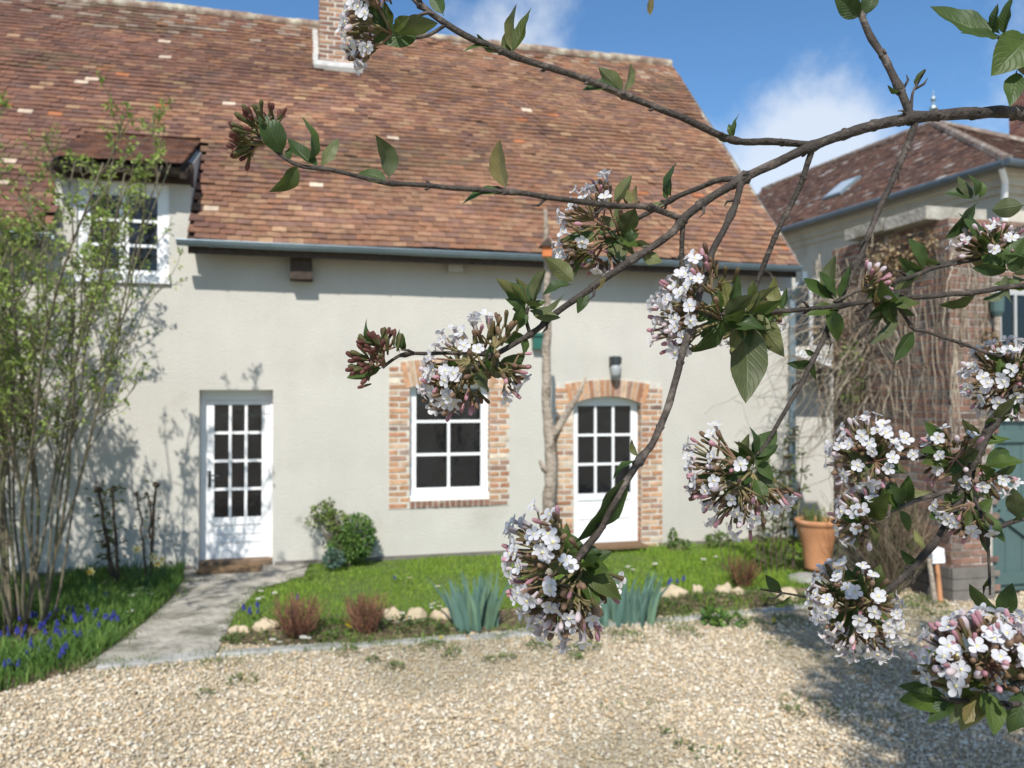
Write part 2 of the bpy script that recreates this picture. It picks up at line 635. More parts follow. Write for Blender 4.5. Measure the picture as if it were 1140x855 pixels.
PATH_R = [G(240, 731), G(246, 718), G(262, 684), G(288, 658), G(338, 643)]
PATH_L = [G(204, 648), G(190, 668), G(160, 696), G(128, 720), G(92, 746)]
KERB = [G(104, 744), G(240, 731), G(380, 722), G(520, 711), G(690, 695), G(800, 686), G(905, 676)]
wall_l, wall_r = hw((hu(205), 0.03, 0)), hw((hu(345), 0.03, 0))
POLY_PATH = [tuple(p)[:2] for p in PATH_R + [wall_r, wall_l] + PATH_L]
POLY_LAWN = [tuple(p)[:2] for p in [G(246, 718), G(262, 684), G(288, 658), G(338, 643), hw((hu(345), 0.03, 0)), hw((hu(893), .03, 0)), G(925, 632), G(915, 655), G(905, 672),
                                    G(800, 682), G(690, 691), G(520, 707), G(380, 718)]]
POLY_BED = [tuple(p)[:2] for p in [G(204, 648), G(190, 668), G(160, 696), G(128, 720), G(92, 746), G(20, 768), G(-160, 800), G(-420, 790)]] + \
           [tuple(hw((hu(-420), .03, 0)))[:2], tuple(wall_l)[:2]]
sheet('path', POLY_PATH, .016, M['path'])
sheet('lawn', POLY_LAWN, .008, M['turf'])
sheet('flower_bed', POLY_BED, .008, M['soil'])
# planting strip in front of the lawn
STRIP = [G(246, 718), G(252, 702), G(300, 700), G(380, 696), G(440, 690), G(520, 684), G(640, 672), G(750, 664), G(905, 655), G(905, 672), G(800, 682), G(690, 691), G(520, 707), G(380, 718)]
POLY_STRIP = [tuple(p)[:2] for p in STRIP]
sheet('planting_strip', POLY_STRIP, .013, M['soil'])
# kerb: a row of old flush slabs
mb = MB()
for i in range(len(KERB) - 1):
    a, b = KERB[i], KERB[i + 1]
    L_ = (b - a).length
    n = max(1, round(L_ / random.uniform(.55, .8)))
    d = (b - a) / n
    nn = Vector((-d.y, d.x, 0)).normalized()
    for k in range(n):
        wd = random.uniform(.06, .095)
        hgt = random.uniform(.018, .034)
        p = a + d * k + d * random.uniform(.01, .06) - nn * (wd + random.uniform(-.02, .02))
        q = p + d * .972 + nn * random.uniform(-.012, .012)
        e1, e2 = p + nn * 2 * wd, q + nn * 2 * wd + nn * random.uniform(-.02, .02)
        m_ = .014
        vs = [p, q, e2, e1]
        top = [p + nn * m_ + d.normalized() * m_, q + nn * m_ - d.normalized() * m_, e2 - nn * m_ - d.normalized() * m_, e1 - nn * m_ + d.normalized() * m_]
        vv = [(v.x, v.y, 0) for v in vs] + [(v.x, v.y, hgt - .012) for v in vs] + [(v.x, v.y, hgt + random.uniform(-.006, .004)) for v in top]
        mb.add(vv, [(0, 1, 5, 4), (1, 2, 6, 5), (2, 3, 7, 6), (3, 0, 4, 7), (4, 5, 9, 8), (5, 6, 10, 9), (6, 7, 11, 10), (7, 4, 8, 11), (8, 9, 10, 11)])
tag(mb.build('kerb', M['kerb'], origin=(0, 0, 0)), kind='structure')


def inpoly(X, Y, poly):
    r = np.zeros(len(X), dtype=bool)
    n = len(poly)
    for i in range(n):
        x1, y1 = poly[i]
        x2, y2 = poly[(i + 1) % n]
        c = ((y1 > Y) != (y2 > Y)) & (X < (x2 - x1) * (Y - y1) / (y2 - y1 + 1e-12) + x1)
        r ^= c
    return r


def vnoise(X, Y, s, seed=0.0):
    return np.array([mnoise.noise(Vector((a * s, b * s, seed))) for a, b in zip(X, Y)])


# gravel: real pebbles over the part of the yard one can see
ph = (1 + 5 ** .5) / 2
ICO = np.array([(-1, ph, 0), (1, ph, 0), (-1, -ph, 0), (1, -ph, 0), (0, -1, ph), (0, 1, ph), (0, -1, -ph), (0, 1, -ph), (ph, 0, -1), (ph, 0, 1), (-ph, 0, -1), (-ph, 0, 1)], dtype=float)
ICO /= np.linalg.norm(ICO[0])
ICOF = np.array([(0, 11, 5), (0, 5, 1), (0, 1, 7), (0, 7, 10), (0, 10, 11), (1, 5, 9), (5, 11, 4), (11, 10, 2), (10, 7, 6), (7, 1, 8), (3, 9, 4), (3, 4, 2), (3, 2, 6), (3, 6, 8), (3, 8, 9),
                 (4, 9, 5), (2, 4, 11), (6, 2, 10), (8, 6, 7), (9, 8, 1)])


def rand_rot(n):
    q = rng.normal(size=(n, 4))
    q /= np.linalg.norm(q, axis=1)[:, None]
    a, b, c, d = q.T
    return np.stack([np.stack([1 - 2 * (c * c + d * d), 2 * (b * c - a * d), 2 * (b * d + a * c)], -1), np.stack([2 * (b * c + a * d), 1 - 2 * (b * b + d * d), 2 * (c * d - a * b)], -1),
                     np.stack([2 * (b * d - a * c), 2 * (c * d + a * b), 1 - 2 * (b * b + c * c)], -1)], 1)


N0 = 150000
Y = 3.7 + (rng.random(N0) ** 1.0) * 4.9
X = (rng.random(N0) * 2 - 1) * (Y * .68 + .5)
ok = ~(inpoly(X, Y, POLY_LAWN) | inpoly(X, Y, POLY_PATH) | inpoly(X, Y, POLY_BED))
X, Y = X[ok], Y[ok]
n = len(X)
S = np.clip(rng.lognormal(math.log(.0071), .38, n), .003, .020)
sc = S[:, None] * np.stack([rng.uniform(.8, 1.5, n), rng.uniform(.7, 1.1, n), rng.uniform(.45, .8, n)], -1)
RT = rand_rot(n)
tilt = rng.random(n) < .65
ang = rng.random(n) * 6.283
RZ = np.zeros((n, 3, 3))
RZ[:, 0, 0] = np.cos(ang); RZ[:, 0, 1] = -np.sin(ang); RZ[:, 1, 0] = np.sin(ang); RZ[:, 1, 1] = np.cos(ang); RZ[:, 2, 2] = 1
RT[tilt] = RZ[tilt]
V = ICO[None] * rng.uniform(.82, 1.14, (n, 12, 1)) * sc[:, None, :]
V = np.einsum('nij,nkj->nki', RT, V)
Z = rng.uniform(.0, .012, n) + S * .3
V = V + np.stack([X, Y, Z], -1)[:, None, :]
pal = np.array([(.53, .43, .31), (.60, .52, .40), (.60, .56, .48), (.45, .33, .20), (.55, .48, .37), (.35, .28, .20), (.68, .65, .59), (.42, .37, .31), (.50, .40, .28)])
mossy = np.clip(vnoise(X, Y, .9, 5.0) * 1.6 + .15 - np.clip((7.1 - Y) * .08, 0, .2), 0, .7)[:, None]
ci = rng.choice(len(pal), n, p=[.2, .19, .16, .08, .15, .05, .07, .04, .06])
Cc = pal[ci] * np.array([(1.10, 1.06, .97)]) * rng.uniform(.88, 1.08, (n, 1))
Cc = Cc * (1 - mossy * .55) + np.array([(.15, .15, .08)]) * mossy * .45
Cv = np.repeat(Cc, 12, 0)
Fc = (ICOF[None] + (np.arange(n) * 12)[:, None, None]).reshape(-1, 3)
tag(np_mesh('gravel', V.reshape(-1, 3), None, Fc, Cv, M['pebble']), kind='stuff')


# ================================================================== the farmhouse
house = thing('farmhouse', 'old cream rendered farmhouse under a big weathered tile roof, with two white glazed doors', 'house', tuple(HO), rz=TH)

ZE, YE, TAN = 3.71, -.31, 1.09
SLOPE = math.atan(TAN)
UL, UR = -9.5, hu(889, -.3)
UWR = hu(886, 0)
YR = 3.62
ZR = ZE + (YR - YE) * TAN
BACK = 2 * YR + .3

d1 = (hu(222), hu(304), -.02, hz(262, 434))
w1 = (hu(456), hu(545), hz(500, 556), hz(500, 424))
s1 = (hu(433), hu(567), hz(500, 565), hz(500, 402))
d2 = (hu(638), hu(714), -.02, hz(677, 442))
s2 = (hu(618), hu(737), 0, hz(677, 425))
dw = (hu(84), hu(187), hz(140, 312), hz(140, 203))
u_dl, u_dr = hu(60), hu(211)
ZDT = dw[3] + .14
holes = [(d1[0], d1[1], d1[2], d1[3], .20), (s1[0] + .03, s1[1] - .03, s1[2] + .03, s1[3] - .05, .0), (s2[0] + .03, s2[1] - .03, -.02, s2[3] - .04, .0), (dw[0], dw[1], dw[2], dw[3], .14)]
us = sorted({UL, UWR, u_dl, u_dr} | {h[0] for h in holes} | {h[1] for h in holes})
zs = sorted({-.02, 3.93, ZDT} | {h[2] for h in holes} | {h[3] for h in holes})
us2, zs2 = [], []
for a, b in zip(us[:-1], us[1:]):
    k = max(1, int((b - a) / .5))
    us2 += [a + (b - a) * i / k for i in range(k)]
us2.append(us[-1])
mb = MB()
for i in range(len(us2) - 1):
    for j in range(len(zs) - 1):
        uc, zc = (us2[i] + us2[i + 1]) / 2, (zs[j] + zs[j + 1]) / 2
        if any(h[0] < uc < h[1] and h[2] < zc < h[3] for h in holes):
            continue
        if zc > 3.93 and not (u_dl < uc < u_dr):
            continue
        mb.add([(us2[i], 0, zs[j]), (us2[i + 1], 0, zs[j]), (us2[i + 1], 0, zs[j + 1]), (us2[i], 0, zs[j + 1])], [(0, 1, 2, 3)])
for (a, b, c, d, dep) in holes:                       # reveals
    dep = dep or .3
    mb.add([(a, 0, c), (a, 0, d), (a, dep, d), (a, dep, c)], [(0, 1, 2, 3)])
    mb.add([(b, 0, c), (b, dep, c), (b, dep, d), (b, 0, d)], [(0, 1, 2, 3)])
    mb.add([(a, 0, d), (b, 0, d), (b, dep, d), (a, dep, d)], [(0, 1, 2, 3)])
    if c > 0:
        mb.add([(a, 0, c), (a, dep, c), (b, dep, c), (b, 0, c)], [(0, 1, 2, 3)])
# gable end, back and left walls
g = [(UWR, 0, -.02), (UWR, BACK - .6, -.02), (UWR, BACK - .6, 3.9), (UWR, YR, ZR - .12), (UWR, 0, 3.93)]
mb.add(g, [(0, 1, 2, 3, 4)])
mb.add([(UWR, BACK - .6, -.02), (UL, BACK - .6, -.02), (UL, BACK - .6, 3.9), (UWR, BACK - .6, 3.9)], [(0, 1, 2, 3)])
mb.add([(UL, 0, -.02), (UL, 0, 3.93), (UL, YR, ZR - .12), (UL, BACK - .6, 3.9), (UL, BACK - .6, -.02)], [(0, 1, 2, 3, 4)])
wall = mb.build('wall', M['stucco'], house, local=True)
# low grey foot of the wall
mb = MB()
for (a, b) in ((UL, d1[0] - .03), (d1[1] + .03, s2[0] - .02), (s2[1] + .02, UWR + .02)):
    mb.box((a, -.035, -.02), (b, .004, .055))
mb.build('wall_foot', M['plinth'], house, local=True)
# dark inside behind the openings
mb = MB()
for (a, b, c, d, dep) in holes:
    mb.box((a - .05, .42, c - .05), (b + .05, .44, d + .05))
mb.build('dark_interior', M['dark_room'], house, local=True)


# ---- roof tiles
def tile_field(mb, O, eu, ev, en, wid, hei, tw, th, colfun, inside=None, wav=.03, seed=3.0):
    O, eu, ev, en = Vector(O), Vector(eu), Vector(ev), Vector(en)
    rows = int(hei / th)
    for r in range(rows + 1):
        t = r * th
        off = (r % 2) * tw * .5 + random.uniform(-.02, .02)
        ncol = int(wid / tw) + 2
        for c in range(-1, ncol):
            s = c * tw + off
            s0, s1_ = max(s + .002, 0), min(s + tw - .002, wid)
            if s1_ - s0 < .03:
                continue
            sm = (s0 + s1_) / 2
            if inside is not None and not inside(sm, t + th * .5):
                continue
            wv = wav * mnoise.noise(Vector((sm * .45, t * .6, seed))) + .35 * wav * mnoise.noise(Vector((sm * 2, t * 2, seed)))
            lift = .012 + random.uniform(0, .006)
            if random.random() < .015:
                lift += .014
            th2 = th * 1.55 if t + th * 1.6 < hei else max(hei - t, th * .6)
            dt = random.uniform(-.005, .005) + .008 * mnoise.noise(Vector((sm * 1.3, r * .7, 7)))
            sk = random.uniform(-.006, .006)
            h0 = lift + .006 + wv
            h1 = .002 + wv
            thk = .013
            p = [O + eu * s0 + ev * (t + dt + sk) + en * h0, O + eu * s1_ + ev * (t + dt - sk) + en * (h0 + random.uniform(-.004, .004)),
                 O + eu * s1_ + ev * (t + th2) + en * h1, O + eu * s0 + ev * (t + th2) + en * h1]
            q = [p[0] + en * thk, p[1] + en * thk, p[2] + en * thk, p[3] + en * thk]
            mb.add(p + q, [(4, 5, 6, 7), (0, 1, 5, 4), (1, 2, 6, 5), (3, 0, 4, 7)], colfun(sm, t))


PAL_A = [(.160, .082, .056), (.190, .092, .060), (.138, .074, .056), (.215, .108, .066), (.122, .070, .058), (.172, .098, .072)]
PAL_B = [(.235, .135, .080), (.265, .155, .088), (.205, .108, .068), (.180, .104, .076), (.280, .178, .105), (.150, .092, .076), (.245, .122, .066)]


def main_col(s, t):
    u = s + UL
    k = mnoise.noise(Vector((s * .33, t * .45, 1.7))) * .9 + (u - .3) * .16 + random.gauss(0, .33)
    p = random.choice(PAL_B if k > -.1 else PAL_A)
    r_ = random.random()
    if r_ < .003:
        p = (.52, .43, .32)
    elif r_ < .010:
        p = (.34, .14, .065)
    elif r_ < .05:
        p = (.11, .075, .065)
    elif r_ < .075:
        p = (.36, .25, .14)
    av = (.20, .117, .076) if k > -.1 else (.155, .090, .066)
    if r_ >= .010:
        p = tuple(a * .56 + b * .44 for a, b in zip(p, av))
    m = random.uniform(.9, 1.24)
    if u < -1.2 and t < 4.6 and random.random() < .022 * max(0, mnoise.noise(Vector((s * .7, t * .9, 4))) + .25):
        p = (.55, .45, .34)
    m *= 1 + .30 * mnoise.noise(Vector((s * .28, t * .8, 12))) + .14 * mnoise.noise(Vector((s * 1.1, t * 1.6, 3)))
    if t > HEI - .9 and random.random() < .28 * (t - HEI + .9) / .9 + .05:        # lichen towards the ridge
        p = tuple(a * .5 + b * .5 for a, b in zip(p, (.34, .31, .24)))
    elif mnoise.noise(Vector((s * .22, t * .9, 31))) > .33 and random.random() < .5:     # a drift of dull moss
        p = tuple(a * .65 + b * .35 for a, b in zip(p, (.12, .11, .06)))
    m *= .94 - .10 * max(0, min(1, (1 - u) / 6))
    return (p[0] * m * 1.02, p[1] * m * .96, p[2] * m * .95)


eu, ev, en = Vector((1, 0, 0)), Vector((0, math.cos(SLOPE), math.sin(SLOPE))), Vector((0, -math.sin(SLOPE), math.cos(SLOPE)))
HEI = (YR - YE) / math.cos(SLOPE)


def roofhit(px, py):
    """pixel -> local point on the main roof's front plane"""
    d = skydir(px, py)
    o = Vector((0, 0, CAMZ)) - HO
    dl = Vector((d.dot(HU), d.dot(HN), d.z))
    ol = Vector((o.dot(HU), o.dot(HN), CAMZ))
    t = (ZE + (ol.y - YE) * TAN - ol.z) / (dl.z - dl.y * TAN)
    return ol + dl * t


DB = roofhit(226, 156)            # rear right corner of the dormer roof, on the main roof
T_DB = (DB.y - YE) / math.cos(SLOPE)
DU0, DU1 = u_dl - .02, u_dr + .0
gap0, gap1 = DU0 - UL, DU1 - UL


def in_main(s, t):
    return not (gap0 < s < gap1 and t < T_DB - .02)


mb = MB()
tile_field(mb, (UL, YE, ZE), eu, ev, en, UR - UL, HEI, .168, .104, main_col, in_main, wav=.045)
roof = mb.build('roof', M['tile'], house, local=True)
# deck below the tiles, rear slope and verge board
mb = MB()
th_ = en * -.07


def deck(s0, s1_, t0, t1):
    o = Vector((UL, YE, ZE)) + eu * s0 + ev * t0 - en * .025
    mb.obox(o, eu * (s1_ - s0), ev * (t1 - t0), th_)


W_ = UR - UL
deck(0, gap0, 0, HEI)
deck(gap1, W_ - .01, 0, HEI)
deck(gap0 + .001, gap1 - .001, T_DB - .15, HEI)
ev2 = Vector((0, -math.cos(SLOPE), math.sin(SLOPE)))
en2 = Vector((0, math.sin(SLOPE), math.cos(SLOPE)))
mb.obox(Vector((UL, BACK, ZE)) - en2 * .02, eu * (W_ - .01), ev2 * HEI, en2 * -.07)
mb.build('roof_deck', M['underlay'], roof, local=True)
mb = MB()
tile_field(mb, (UR, BACK, ZE), -eu, ev2, en2, W_, HEI, .34, .21, lambda s, t: random.choice(PAL_A), None)
mb.build('rear_slope', M['tile'], roof, local=True)
# ridge of half-round tiles bedded in pale mortar
mb = MB()
x = UL
while x < UR:
    ln = .36
    r0 = .10 + random.uniform(-.008, .008)
    zz = ZR + .0 + .045 * mnoise.noise(Vector((x * .4, 4, 2)))
    mb.tube([(x, YR, zz), (min(x + ln + .03, UR + .01), YR, zz + random.uniform(-.008, .008))], [r0, r0 * .93], 12)
    x += ln
mb.build('ridge_tiles', M['ridge'], roof, local=True)
mb = MB()
for k in range(46):                                     # mortared verge
    t0, t1 = HEI * k / 46, HEI * (k + 1) / 46
    o = Vector((UR - .03, YE, ZE)) + ev * (t0 + .004) - en * (.06 + random.uniform(0, .008))
    mb.obox(o, eu * (.045 + random.uniform(0, .014)), ev * (t1 - t0 - .006), en * (.085 + random.uniform(0, .012)))
mb.build('verge', M['ridge'], roof, local=True)

# ---- chimney
c0 = roofhit(352, 74)
c1 = roofhit(401, 78)
CU0, CU1 = c0.x + .05, c1.x - .02
CY0 = c0.y + .03
CY1 = CY0 + .60
CZ0 = ZE + (CY0 - YE) * TAN - .1
CZ1 = ZR + 1.15


def brick_wall(mb, O, eu_, ez, en_, wid, hei, bl=.215, bh=.058, joint=.012, proud=.008, pal=None, jit=.004, skip=None, half=True, colfun=None):
    """a face of brickwork: every brick proud of the mortar behind it"""
    O, eu_, ez, en_ = Vector(O), Vector(eu_), Vector(ez), Vector(en_)
    rows = int(hei / (bh + joint) + .5)
    rh = hei / max(rows, 1)
    for r in range(rows):
        s = -(bl * .5 if (r % 2 and half) else 0)
        while s < wid - .02:
            l_ = bl * random.uniform(.94, 1.05)
            a, b = max(s, 0), min(s + l_, wid)
            s += l_ + joint
            if b - a < .035:
                continue
            z0, z1 = r * rh + joint * .5, (r + 1) * rh - joint * .5
            if skip is not None and skip((a + b) / 2, (z0 + z1) / 2):
                continue
            c = colfun((a + b) / 2, (z0 + z1) / 2) if colfun else random.choice(pal)
            m = random.uniform(.8, 1.18)
            c = tuple(k * m for k in c)
            j = lambda: random.uniform(-jit, jit)
            pr = proud + random.uniform(-.003, .004)
            p = [O + eu_ * (a + j() * .6) + ez * (z0 + j()), O + eu_ * (b + j() * .6) + ez * (z0 + j()), O + eu_ * (b + j() * .6) + ez * (z1 + j()), O + eu_ * (a + j() * .6) + ez * (z1 + j())]
            ins = .003
            f = [p[0] + en_ * pr + (eu_ + ez) * ins, p[1] + en_ * pr + (-eu_ + ez) * ins, p[2] + en_ * pr - (eu_ + ez) * ins, p[3] + en_ * pr + (eu_ - ez) * ins]
            mb.add(p + f, [(4, 5, 6, 7), (0, 1, 5, 4), (1, 2, 6, 5), (2, 3, 7, 6), (3, 0, 4, 7)], c)


PAL_CH = [(.32, .16, .10), (.37, .20, .12), (.27, .13, .09), (.40, .25, .16), (.22, .13, .10)]
PAL_OR = [(.44, .25, .145), (.49, .30, .18), (.38, .19, .11), (.52, .36, .24), (.34, .21, .15), (.45, .24, .13)]
PAL_DK = [(.20, .095, .07), (.16, .085, .07), (.25, .12, .085), (.13, .085, .075), (.22, .12, .09)]
mb = MB()
mb.box((CU0, CY0, CZ0), (CU1, CY1, CZ1))
chim = mb.build('chimney', M['mortar'], roof, local=True)
mb = MB()
X_, Y_, Z_ = Vector((1, 0, 0)), Vector((0, 1, 0)), Vector((0, 0, 1))
brick_wall(mb, (CU0, CY0, CZ0), X_, Z_, -Y_, CU1 - CU0, CZ1 - CZ0, pal=PAL_CH, joint=.020, bh=.052)
brick_wall(mb, (CU0, CY1, CZ0), -Y_, Z_, -X_, CY1 - CY0, CZ1 - CZ0, pal=PAL_CH)
brick_wall(mb, (CU1, CY0, CZ0), Y_, Z_, X_, CY1 - CY0, CZ1 - CZ0, pal=PAL_CH)
brick_wall(mb, (CU1, CY1, CZ0), -X_, Z_, Y_, CU1 - CU0, CZ1 - CZ0, pal=PAL_CH)
mb.box((CU0 - .05, CY0 - .05, CZ1), (CU1 + .05, CY1 + .05, CZ1 + .07), (.3, .14, .08))
mb.build('brickwork', M['brick'], chim, local=True)
mb = MB()                                               # white mortar apron where the stack meets the tiles
nrm = en * .035
for (a, b, y0, y1) in ((CU0 - .07, CU1 + .07, CY0 - .12, CY0 - .012), (CU0 - .09, CU0 - .012, CY0 - .012, CY1 + .1), (CU1 + .012, CU1 + .09, CY0 - .012, CY1 + .1)):
    k = max(1, int((y1 - y0) / .12))
    for i in range(k):
        ya, yb = y0 + (y1 - y0) * i / k, y0 + (y1 - y0) * (i + 1) / k
        o = Vector((a + random.uniform(-.02, .0), ya, ZE + (ya - YE) * TAN)) + en * .02
        mb.obox(o, X_ * (b - a), Vector((0, yb - ya, (yb - ya) * TAN)), nrm + Z_ * .04)
mb.build('flashing', M['white_mortar'], chim, local=True)

# ---- gutters and downpipe
GZ, GY = ZE - .022, YE - .05


def gutter(u0, u1, name='gutter'):
    mb = MB()
    r, n = .062, 10
    steps = [u0 + (u1 - u0) * k / 24 for k in range(25)]
    vs, fs = [], []
    for i, u in enumerate(steps):
        sag = .006 * mnoise.noise(Vector((u, 0, 9)))
        for k in range(n + 1):
            a = math.pi + math.pi * k / n
            vs.append((u, GY + math.cos(a) * r, GZ + sag + math.sin(a) * r))
        for k in range(n + 1):
            a = 2 * math.pi - math.pi * k / n
            vs.append((u, GY + math.cos(a) * (r - .004), GZ + sag + math.sin(a) * (r - .004)))
    m = 2 * (n + 1)
    for i in range(len(steps) - 1):
        for k in range(m):
            k2 = (k + 1) % m
            fs.append((i * m + k, i * m + k2, (i + 1) * m + k2, (i + 1) * m + k))
    fs.append(tuple(range(m)))
    fs.append(tuple(range((len(steps) - 1) * m, len(steps) * m)))
    mb.add(vs, fs)
    mb.tube([(u0, GY - r, GZ), (u1, GY - r, GZ)], .009, 8)
    u = u0 + .35
    while u < u1:
        pts = [(u, GY + math.cos(math.pi + math.pi * k / 8) * (r + .004), GZ + math.sin(math.pi + math.pi * k / 8) * (r + .004)) for k in range(9)]
        mb.tube(pts, .006, 6)
        u += .62
    return mb.build(name, M['zinc'], house, local=True)


gutter(hu(196, GY), hu(891, GY))
gutter(UL, hu(58, GY))
mb = MB()
ud = hu(882, -.07)
mb.tube([(ud, GY, GZ - .06), (ud, GY, GZ - .16), (ud, -.075, GZ - .38), (ud, -.075, GZ - .5), (ud, -.075, .25), (ud, -.075, .12), (ud - .02, -.16, .06)], .042, 12)
for z in (.7, 1.7, 2.7):
    mb.tube([(ud, -.075, z), (ud, -.075, z + .03)], .05, 12)
mb.build('downpipe', M['zinc'], house, local=True, smooth=False)

for (a, b) in ((UL, DU0 - .02), (DU1 + .02, UR - .03)):      # board added behind the gutter to block a sunlit slit on the wall
    mb = MB()
    mb.box((a, YE + .004, ZE - .15), (b, YE + .03, ZE - .004))
    mb.build('eaves_sun_stop', M['dark_wood'], house, local=True)

# ---- beam ends under the eaves
mb = MB()
b0 = hp(335, 299, -.16)
mb.box((b0.x - .125, -.2, b0.z - .13), (b0.x + .125, .1, b0.z + .16), jit=.012)
mb.build('beam_end', M['dark_wood'], house, local=True)
b0 = hp(507, 297, -.1)
mb = MB()
mb.box((b0.x - .09, -.14, b0.z - .06), (b0.x + .09, .1, b0.z + .09))
mb.build('corbel', M['stucco'], house, local=True)


# ---- joinery
def glazed(name, parent, u0, u1, z0, z1, v, cols, rows, stile, top, bottom, mun=.032, panel=None, handle=None, label=None):
    """a white glazed leaf: stiles, rails, glazing bars, optional solid panel below, and the glass behind"""
    mb = MB()
    dp = .05
    mb.box((u0, v, z0), (u0 + stile, v + dp, z1))
    mb.box((u1 - stile, v, z0), (u1, v + dp, z1))
    mb.box((u0 + stile, v, z1 - top), (u1 - stile, v + dp, z1))
    zb = z0 + bottom
    mb.box((u0 + stile, v, z0), (u1 - stile, v + dp, zb) if panel is None else (u1 - stile, v + dp, z0 + panel[0]))
    a, b, c, d = u0 + stile, u1 - stile, zb, z1 - top
    if panel is not None:
        mb.box((a, v, zb - .085), (b, v + dp, zb))                                  # lock rail
        mb.box((a, v + .014, z0 + panel[0]), (b, v + dp, zb - .085))                # recessed boards
        for k in range(1, panel[1] + 1):
            zz = z0 + panel[0] + (zb - .085 - z0 - panel[0]) * k / (panel[1] + 1)
            mb.box((a + .01, v + .004, zz - .012), (b - .01, v + .016, zz + .012))
    for k in range(1, cols):
        x = a + (b - a) * k / cols
        mb.box((x - mun / 2, v + .004, c), (x + mun / 2, v + dp - .008, d))
    for k in range(1, rows):
        z = c + (d - c) * k / rows
        for q in range(cols):
            xa = a + (b - a) * q / cols + (mun / 2 if q else 0)
            xb = a + (b - a) * (q + 1) / cols - (mun / 2 if q < cols - 1 else 0)
            mb.box((xa, v + .006, z - mun / 2), (xb, v + dp - .01, z + mun / 2))
    o = mb.build(name, M['white_paint'], parent, local=True)
    gl = MB()
    gl.box((a - .004, v + .028, c - .004), (b + .004, v + .034, d + .004))
    gl.build('pane', M['glass'], o, local=True)
    if handle is not None:
        h = MB()
        hx, hz_ = handle
        h.box((hx - .018, v - .006, hz_ - .11), (hx + .018, v + .001, hz_ + .08))
        h.tube([(hx, v - .004, hz_ + .03), (hx, v - .05, hz_ + .03), (hx + .02, v - .055, hz_ + .03), (hx + .11, v - .055, hz_ + .025)], .009, 8)
        h.build('handle', M['dark_metal'], o, local=True)
    if label:
        o['label'] = label
    return o


# plain door on the left, in a white frame set deep in the wall
fr = MB()
v = .15
zt = d1[3]
fr.box((d1[0], v, 0), (d1[0] + .055, v + .07, zt))
fr.box((d1[1] - .045, v, 0), (d1[1], v + .07, zt))
fr.box((d1[0] + .055, v, zt - .12), (d1[1] - .045, v + .07, zt))
fr.build('door_frame', M['white_paint'], house, local=True)
ub = lambda px: hu(px, v + .02)
glazed('door', house, d1[0] + .058, d1[1] - .048, .085, zt - .123, v + .012, 3, 4, .085, .05, hz(262, 576, v) - .085, panel=(.10, 2),
       handle=(d1[0] + .095, hz(228, 532, v)), label='white door with twelve panes over boarded lower panel')
mb = MB()
mb.box((d1[0] + .004, .02, .0), (d1[1] - .004, .30, .08), jit=.004)
mb.build('door_step', M['step_wood'], house, local=True)


def arc_pts(u0, u1, zsp, rise, n):
    return [(u0 + (u1 - u0) * k / n, zsp + rise * (1 - (2 * k / n - 1) ** 2)) for k in range(n + 1)]


def surround(so, op, zsp_in, rise_in, zsp_out, rise_out, sill):
    """brick surround: jambs, segmental arch of bricks on edge, sill of bricks on edge"""
    v0, v1 = -.006, .15
    mb = MB()
    u0, u1 = so[0], so[1]
    a, b = op[0], op[1]
    zb = so[2]
    mb.box((u0, v0, zb), (a, v1, zsp_out - .03))
    mb.box((b, v0, zb), (u1, v1, zsp_out - .03))
    if sill:
        mb.box((a, v0, zb), (b, v1, op[2] - .004))
    n = 16
    e = .03
    inn = arc_pts(a - e, b + e, zsp_in, rise_in, n)
    out_ = arc_pts(u0 + (a - u0) * .0, u1 - (u1 - b) * .0, zsp_out, rise_out, n)
    poly = [(p[0], v0 + .001, p[1]) for p in inn] + [(p[0], v0 + .001, p[1]) for p in reversed(out_)]
    mb.prism(poly, (0, v1 - v0 - .002, 0))
    o = mb.build('brick_surround', M['mortar'], house, local=True)
    bk = MB()
    cf = lambda s, z: random.choice(PAL_OR) if random.random() > .12 else random.choice([(.60, .50, .38), (.22, .14, .11), (.34, .25, .2)])
    for (p, q) in ((u0, a), (b, u1)):
        top = (zsp_out - .06) if True else 0
        brick_wall(bk, (p + .004, v0, zb + .004), X_, Z_, -Y_, q - p - .008, top - zb, bl=.215, bh=.052, joint=.020, proud=.006, colfun=cf, jit=.005)
    # inner faces of the jambs
    brick_wall(bk, (a, v0 + .004, op[2]), Y_, Z_, X_, .12, zsp_in - op[2], bl=.11, bh=.052, joint=.017, proud=.005, colfun=cf, half=False)
    brick_wall(bk, (b, v0 + .124, op[2]), -Y_, Z_, -X_, .12, zsp_in - op[2], bl=.11, bh=.052, joint=.017, proud=.005, colfun=cf, half=False)
    ne = int((b - a + .16) / .073)
    for k in range(ne):
        t0, t1 = k / ne + .006, (k + 1) / ne - .006
        f = lambda t, lo: (a - .05 + (b - a + .1) * t if lo else a - .12 + (b - a + .24) * t)
        g_ = lambda t, lo: (zsp_in + rise_in * (1 - (2 * t - 1) ** 2) if lo else zsp_out + rise_out * (1 - (2 * t - 1) ** 2) - .012)
        c = mul(cf(0, 0), .82, 1.15)
        pr = v0 - .010 + random.uniform(-.003, .003)
        P = [(f(t0, 1), pr, g_(t0, 1)), (f(t1, 1), pr, g_(t1, 1)), (f(t1, 0), pr, g_(t1, 0)), (f(t0, 0), pr, g_(t0, 0))]
        bk.prism(P, (0, .14, 0), c)
    if sill:
        ns = int((b - a) / .07)
        for k in range(ns):
            x0, x1 = a + (b - a) * k / ns + .006, a + (b - a) * (k + 1) / ns - .006
            c = mul((.27, .15, .11), .7, 1.0)
            bk.box((x0, v0 - .012, zb + .012), (x1, v0 + .10, op[2] - .012), c, jit=.003)
    bk.build('bricks', M['brick'], o, local=True)
    return o


